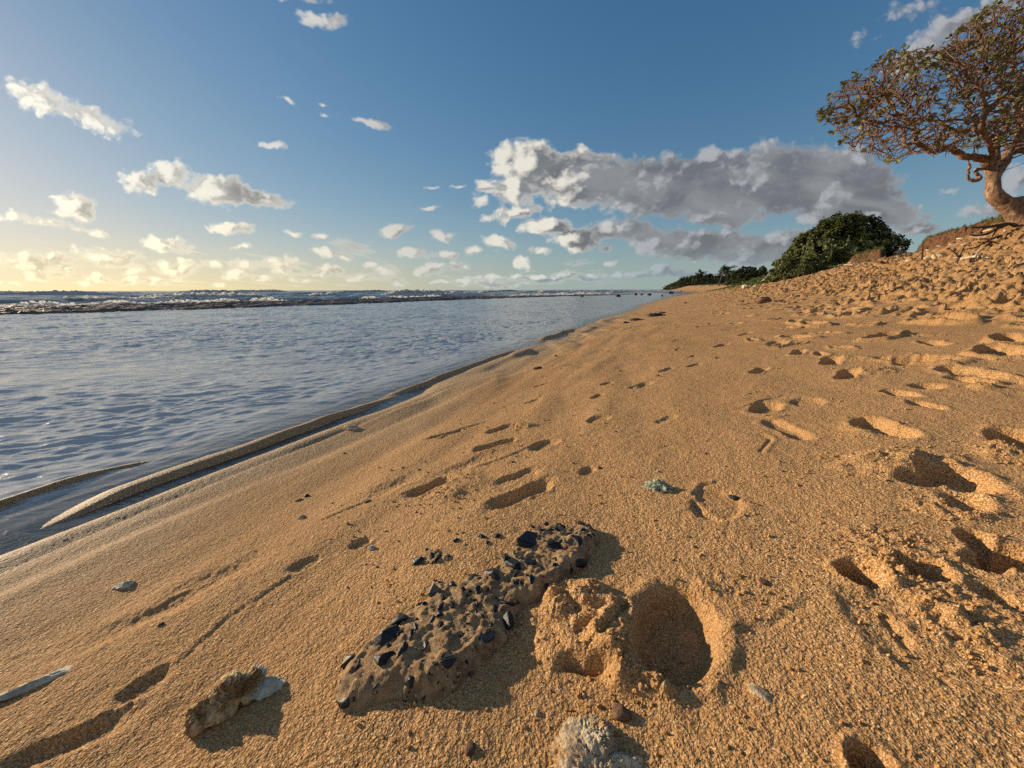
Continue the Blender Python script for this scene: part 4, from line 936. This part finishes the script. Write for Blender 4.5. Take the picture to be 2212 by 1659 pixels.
# ------------------------------------------------------------------ sky
def build_world():
    w = bpy.data.worlds.new('World'); S.world = w; w.use_nodes = True; t = NT.__new__(NT); t.t = w.node_tree; t.t.nodes.clear()
    out = t.t.nodes.new('ShaderNodeOutputWorld'); 
    sky = t.t.nodes.new('ShaderNodeTexSky'); sky.sky_type = 'NISHITA'; sky.sun_disc = False; sky.sun_elevation = SUN_EL; sky.sun_rotation = SUN_AZ; sky.altitude = 0; sky.air_density = 1.15; sky.dust_density = .45; sky.ozone_density = 1.9
    co = t.t.nodes.new('ShaderNodeTexCoord').outputs['Generated']; sep = t.n('SeparateXYZ'); t.set(sep.inputs[0], co); dx, dy, dz = sep.outputs
    ys = t.math('MAXIMUM', dy, .06); X = t.math('DIVIDE', dx, ys); Z = t.math('DIVIDE', dz, ys)
    cb = t.n('CombineXYZ'); t.set(cb.inputs[0], X); t.set(cb.inputs[1], Z); P0 = cb.outputs[0]
    # clouds on a distant northern sky plane (X east, Z up, both over distance)
    CL = [(95,215,95,34,-14,.55),(195,252,105,27,-22,.5),(60,205,55,22,0,.4),
     (300,392,58,30,0,.6),(368,378,55,38,0,.7),(470,410,85,38,-8,.85),(565,432,72,24,-8,.6),
     (160,450,50,34,0,.5),(100,482,90,17,0,.42),(25,470,40,16,0,.45),(205,500,55,12,-15,.35),(120,425,38,7,-10,.3),
     (705,42,65,24,-5,.5),(650,0,75,14,0,.4),(625,218,26,8,-18,.4),(700,230,20,6,-20,.35),(790,262,62,13,-14,.48),(700,248,18,7,0,.35),(592,313,36,10,0,.42),
     (355,530,48,20,0,.55),(400,540,30,12,0,.4),(505,495,62,14,0,.5),(70,565,110,22,0,.55),(235,557,85,24,0,.55),(380,582,70,18,0,.5),(600,575,70,14,0,.5),(850,498,52,17,0,.55),(957,514,32,16,0,.5),(1080,525,48,24,-10,.65),
     (715,545,55,14,-12,.5),(632,506,26,9,0,.42),(692,508,30,10,0,.42),(890,548,40,14,-10,.5),(960,550,44,11,0,.5),(1022,545,32,14,0,.5),(938,582,34,20,0,.5),(1130,568,28,16,0,.5),(530,535,40,9,0,.45),(690,590,60,14,0,.5),(800,598,70,12,0,.45),
     (1145,350,105,50,0,.9),(1110,400,60,62,0,.8),(1270,385,170,66,0,1.05),(1450,405,230,72,0,1.2),(1660,390,240,82,0,1.25),(1820,415,140,82,0,1.2),(1900,462,120,34,-6,1.),(1560,455,120,42,0,1.),(1110,462,95,20,8,.6),(1850,345,70,40,0,.7),(1540,345,80,32,0,.6),
     (1048,398,30,24,0,.4),(1040,435,24,26,0,.42),(1000,402,40,7,0,.38),(930,402,24,7,0,.35),(925,447,32,8,0,.4),
     (1190,488,85,28,0,.8),(1245,515,75,36,0,.85),(1350,497,110,30,0,.85),(1500,530,150,42,0,1.),(1620,540,110,38,0,1.),(1410,520,60,40,0,.8),(1700,520,120,30,0,.9),
     (1165,545,30,14,0,.5),(1310,540,24,10,0,.5),(1320,568,26,9,0,.45),(1440,592,200,13,0,.6),(1180,600,220,12,0,.55),(1420,583,45,12,0,.55),(1920,520,50,14,0,.6),
     (2140,455,90,26,0,.6),(2050,410,40,14,0,.42),(2200,390,50,46,0,.7),(1985,495,80,20,0,.65),(2000,105,110,52,35,.55),(2090,45,170,44,18,.6),(1960,20,90,30,0,.35),(1850,90,60,40,20,.25)]
    pr = random.Random(4)
    for k in range(46):
        px = -20+k*27+pr.uniform(-16, 16); py = pr.choice([572, 585, 596, 605, 612])+pr.uniform(-5, 5)
        CL.append((px, py, pr.uniform(20, 52)*(1 if py < 600 else 1.2), pr.uniform(10, 16)*(1 if py < 600 else .65), 0, .47))
    F2 = lambda a, b: (bearing(a, b).x/bearing(a, b).y, bearing(a, b).z/bearing(a, b).y)
    BL = []
    for (px, py, rx, ry, rot, wt) in CL:
        c = F2(px, py); e = F2(px+10, py); g = F2(px, py-10); sx = math.dist(c, e)/10*rx*1.05; sz = math.dist(c, g)/10*ry*1.1
        k2 = (1.2 if wt < .6 else 1.08)*(1.12 if c[0] < -.45 else 1.); sx *= k2; sz *= k2; wt = wt*(1.15 if wt < .6 else 1.)
        BL.append((c, math.atan2(e[1]-c[1], e[0]-c[0])+R(rot), sx, sz, wt))
    def coarse(P, blobs):
        cur = None; sp_ = t.n('SeparateXYZ'); t.set(sp_.inputs[0], P)
        for (c, ang, sx, sz, wt) in blobs:
            mp = t.n('Mapping', vector_type='TEXTURE'); k_ = t.n('CombineXYZ'); t.set(k_.inputs[0], sp_.outputs[0]); t.set(k_.inputs[1], sp_.outputs[1])
            if cur is not None: t.set(k_.inputs[2], cur)      # evaluate one after another
            t.set(mp.inputs[0], k_.outputs[0]); mp.inputs['Location'].default_value = (c[0], c[1], 0); mp.inputs['Rotation'].default_value = (0, 0, ang); mp.inputs['Scale'].default_value = (sx, sz, 1e7)
            ln = t.n('VectorMath', operation='LENGTH'); t.set(ln.inputs[0], mp.outputs[0]); v = t.math('MULTIPLY_ADD', ln.outputs['Value'], -wt, wt)
            cur = v if cur is None else t.math('SMOOTH_MAX', cur, v, .12)
        return cur
    def vadd(P, o): nd = t.n('VectorMath', operation='ADD'); t.set(nd.inputs[0], P); nd.inputs[1].default_value = o; return nd.outputs[0]
    def vmul(P, o): nd = t.n('VectorMath', operation='MULTIPLY'); t.set(nd.inputs[0], P); nd.inputs[1].default_value = o; return nd.outputs[0]
    # sky colour from the sky model, haze near the horizon
    hz = t.math('POWER', t.math('SUBTRACT', 1., t.math('MINIMUM', t.math('ABSOLUTE', dz), 1.)), 14.)
    hcol = t.mix(t.ss(X, .3, -1.2), rgb(.33,.47,.52), rgb(1.12,.90,.47))
    sc = t.n('VectorMath', operation='MULTIPLY'); t.set(sc.inputs[0], sky.outputs[0]); sc.inputs[1].default_value = SKYC
    dv = t.n('VectorMath', operation='MULTIPLY_ADD'); t.set(dv.inputs[0], sc.outputs[0]); dv.inputs[1].default_value = (1.05, 1.1, 1.05); dv.inputs[2].default_value = (1, 1, 1)
    dq = t.n('VectorMath', operation='DIVIDE'); t.set(dq.inputs[0], sc.outputs[0]); t.set(dq.inputs[1], dv.outputs[0])
    hs_ = t.n('HueSaturation'); hs_.inputs['Saturation'].default_value = 1.15; t.set(hs_.inputs['Color'], dq.outputs[0])
    base_ = t.mix(t.math('MULTIPLY', hz, .55), hs_.outputs[0], hcol)
    behind = t.math('MULTIPLY', t.math('MULTIPLY', t.ss(dy, .02, -.35), .28), t.ss(dz, -.02, .05))  # warm grey added to the unseen sky behind the eye, warming shadow fill
    base_ = t.mix(behind, base_, rgb(.62,.55,.46))
    def back(col):
        v2 = t.n('VectorMath', operation='SCALE'); t.set(v2.inputs[0], col); v2.inputs['Scale'].default_value = SKYOUT/.1
        bg = t.t.nodes.new('ShaderNodeBackground'); t.set(bg.inputs['Color'], v2.outputs[0]); bg.inputs['Strength'].default_value = .1; return bg.outputs[0]
    def sector(blobs):
        # break the edges: warp, then billows
        wn = t.n('TexNoise'); t.set(wn.inputs['Vector'], P0); wn.inputs['Scale'].default_value = 11.; wn.inputs['Detail'].default_value = 4.; wn.inputs['Roughness'].default_value = .6
        wv = vmul(vadd(wn.outputs['Color'], (-.5, -.5, 0)), (.055, .040, 0)); ad = t.n('VectorMath', operation='ADD'); t.set(ad.inputs[0], P0); t.set(ad.inputs[1], wv); PW = ad.outputs[0]
        def detail(P):
            a = t.noise(vmul(P, (1., 1.45, 1.)), 15., 8., .62, .1)
            v = t.n('TexVoronoi', feature='SMOOTH_F1'); t.set(v.inputs['Vector'], vmul(P, (1., 1.3, 1.))); v.inputs['Scale'].default_value = 30.; v.inputs['Smoothness'].default_value = .45; v.inputs['Detail'].default_value = 2.
            return t.math('ADD', t.math('MULTIPLY_ADD', a, .95, -.49), t.math('MULTIPLY_ADD', v.outputs['Distance'], -.46, .185))
        cA = coarse(PW, blobs); cB = coarse(vadd(PW, (-.045, .004, 0)), blobs); eA = detail(PW); eB = detail(vadd(PW, (-.016, .012, 0)))
        dA = t.math('ADD', cA, t.math('MULTIPLY', eA, .60))
        den = t.math('ADD', t.math('MAXIMUM', Z, 0.), .05); q = t.n('CombineXYZ'); t.set(q.inputs[0], t.math('DIVIDE', X, den)); t.set(q.inputs[1], t.math('DIVIDE', .30, den))
        bn = t.noise(q.outputs[0], .9, 6., .6, .2); band = t.math('MULTIPLY', t.math('MULTIPLY_ADD', bn, 2.4, -1.30), t.math('MULTIPLY', t.ss(Z, .16, .08), t.ss(Z, .0, .02)))
        band = t.math('MULTIPLY', band, t.ss(X, .9, .4))
        D = t.math('MAXIMUM', dA, band); alpha = t.math('MULTIPLY', t.ss(D, .02, .27), t.ss(dy, .06, .25))
        rel = t.math('ADD', t.math('MULTIPLY', t.math('SUBTRACT', cA, cB), 1.25), t.math('MULTIPLY', t.math('SUBTRACT', eA, eB), .75))
        lit = t.ss(t.math('SUBTRACT', rel, t.math('MULTIPLY', t.ss(cA, .16, .60), t.ss(X, .02, .25, .17, .27))), -.20, .24)
        lit = t.math('MAXIMUM', lit, t.math('MULTIPLY', t.ss(D, .40, .08), t.ss(X, .10, .35, .72, .45)))
        warm = t.ss(X, .15, -1.35); low = t.ss(Z, .35, .02); wl = t.math('MULTIPLY', warm, low)
        bright = t.mix(wl, t.mix(warm, rgb(.37,.385,.41), rgb(.98,.93,.80)), rgb(1.12,1.0,.70)); dark = t.mix(warm, rgb(.195,.205,.220), rgb(.44,.44,.42)); dark = t.mix(wl, dark, rgb(.54,.49,.37))
        gv = t.noise(vmul(P0, (1., 2., 1.)), 6., 5., .6, .5); dark = t.mix(t.ss(gv, .35, .65), t.mix(.30, dark, rgb(.02,.025,.04)), t.mix(.22, dark, bright))
        bright = t.mix(t.math('MULTIPLY', t.ss(X, -.35, .02), t.ss(X, .35, .1)), bright, rgb(.74, .70, .61))
        cc = t.mix(lit, dark, bright); cc = t.mix(t.math('MULTIPLY', t.ss(Z, .12, .0), .38), cc, hcol)
        return back(t.mix(t.math('MULTIPLY', alpha, .96), base_, cc))
    BR = [-.78, -.42, -.16, .04, .24, .44, .64, .95]
    def tree_(i, j):
        if i == j:
            lo = BR[i-1] if i > 0 else -9; hi = BR[i] if i < len(BR) else 9
            return sector([b for b in BL if b[0][0]+b[2]*1.25+.08 > lo and b[0][0]-b[2]*1.25-.08 < hi])
        m = (i+j)//2; A_ = tree_(i, m); B_ = tree_(m+1, j); mx = t.t.nodes.new('ShaderNodeMixShader')
        t.set(mx.inputs[0], t.math('GREATER_THAN', X, BR[m])); t.set(mx.inputs[1], A_); t.set(mx.inputs[2], B_); return mx.outputs[0]
    full = tree_(0, len(BR)); mx = t.t.nodes.new('ShaderNodeMixShader')
    t.set(mx.inputs[0], t.math('MULTIPLY', t.math('MULTIPLY', t.math('GREATER_THAN', dy, .06), t.math('LESS_THAN', Z, .80)), t.math('GREATER_THAN', Z, -.02))); t.set(mx.inputs[1], back(base_)); t.set(mx.inputs[2], full)
    t.t.links.new(mx.outputs[0], out.inputs[0])
    w.cycles.sampling_method = 'MANUAL'; w.cycles.sample_map_resolution = 512
SKYC = (.096, .122, .158); SKYOUT = .87
build_world()
sd = bpy.data.lights.new('sun', 'SUN'); sd.energy = 5.0; sd.angle = R(.6); sd.color = (1., .80, .56); so = bpy.data.objects.new('sun', sd); C.objects.link(so); so.rotation_euler = SUND.to_track_quat('Z', 'Y').to_euler()

# ------------------------------------------------------------------ camera
cd = bpy.data.cameras.new('camera'); cd.sensor_width = 36; cd.lens = FP/2212*36; cd.clip_start = .02; cd.clip_end = 20000; cam = bpy.data.objects.new('camera', cd); C.objects.link(cam)
cam.rotation_mode = 'QUATERNION'; cam.rotation_quaternion = (Matrix.Rotation(math.pi/2-PITCH, 3, 'X') @ Matrix.Rotation(ROLL, 3, 'Z')).to_quaternion(); S.camera = cam
S.view_settings.view_transform = 'Standard'; S.view_settings.look = 'None'; S.view_settings.exposure = .38; S.view_settings.gamma = 1
S.cycles.max_bounces = 6; S.cycles.diffuse_bounces = 3; S.cycles.glossy_bounces = 2; S.cycles.transparent_max_bounces = 8; S.cycles.caustics_reflective = False; S.cycles.caustics_refractive = False
S.cycles.use_adaptive_sampling = True; S.cycles.adaptive_threshold = .02
S.cycles.use_denoising = False; S.cycles.sample_clamp_indirect = 4.; S.cycles.sample_clamp_direct = 6.
print('built', time.time()-T0)
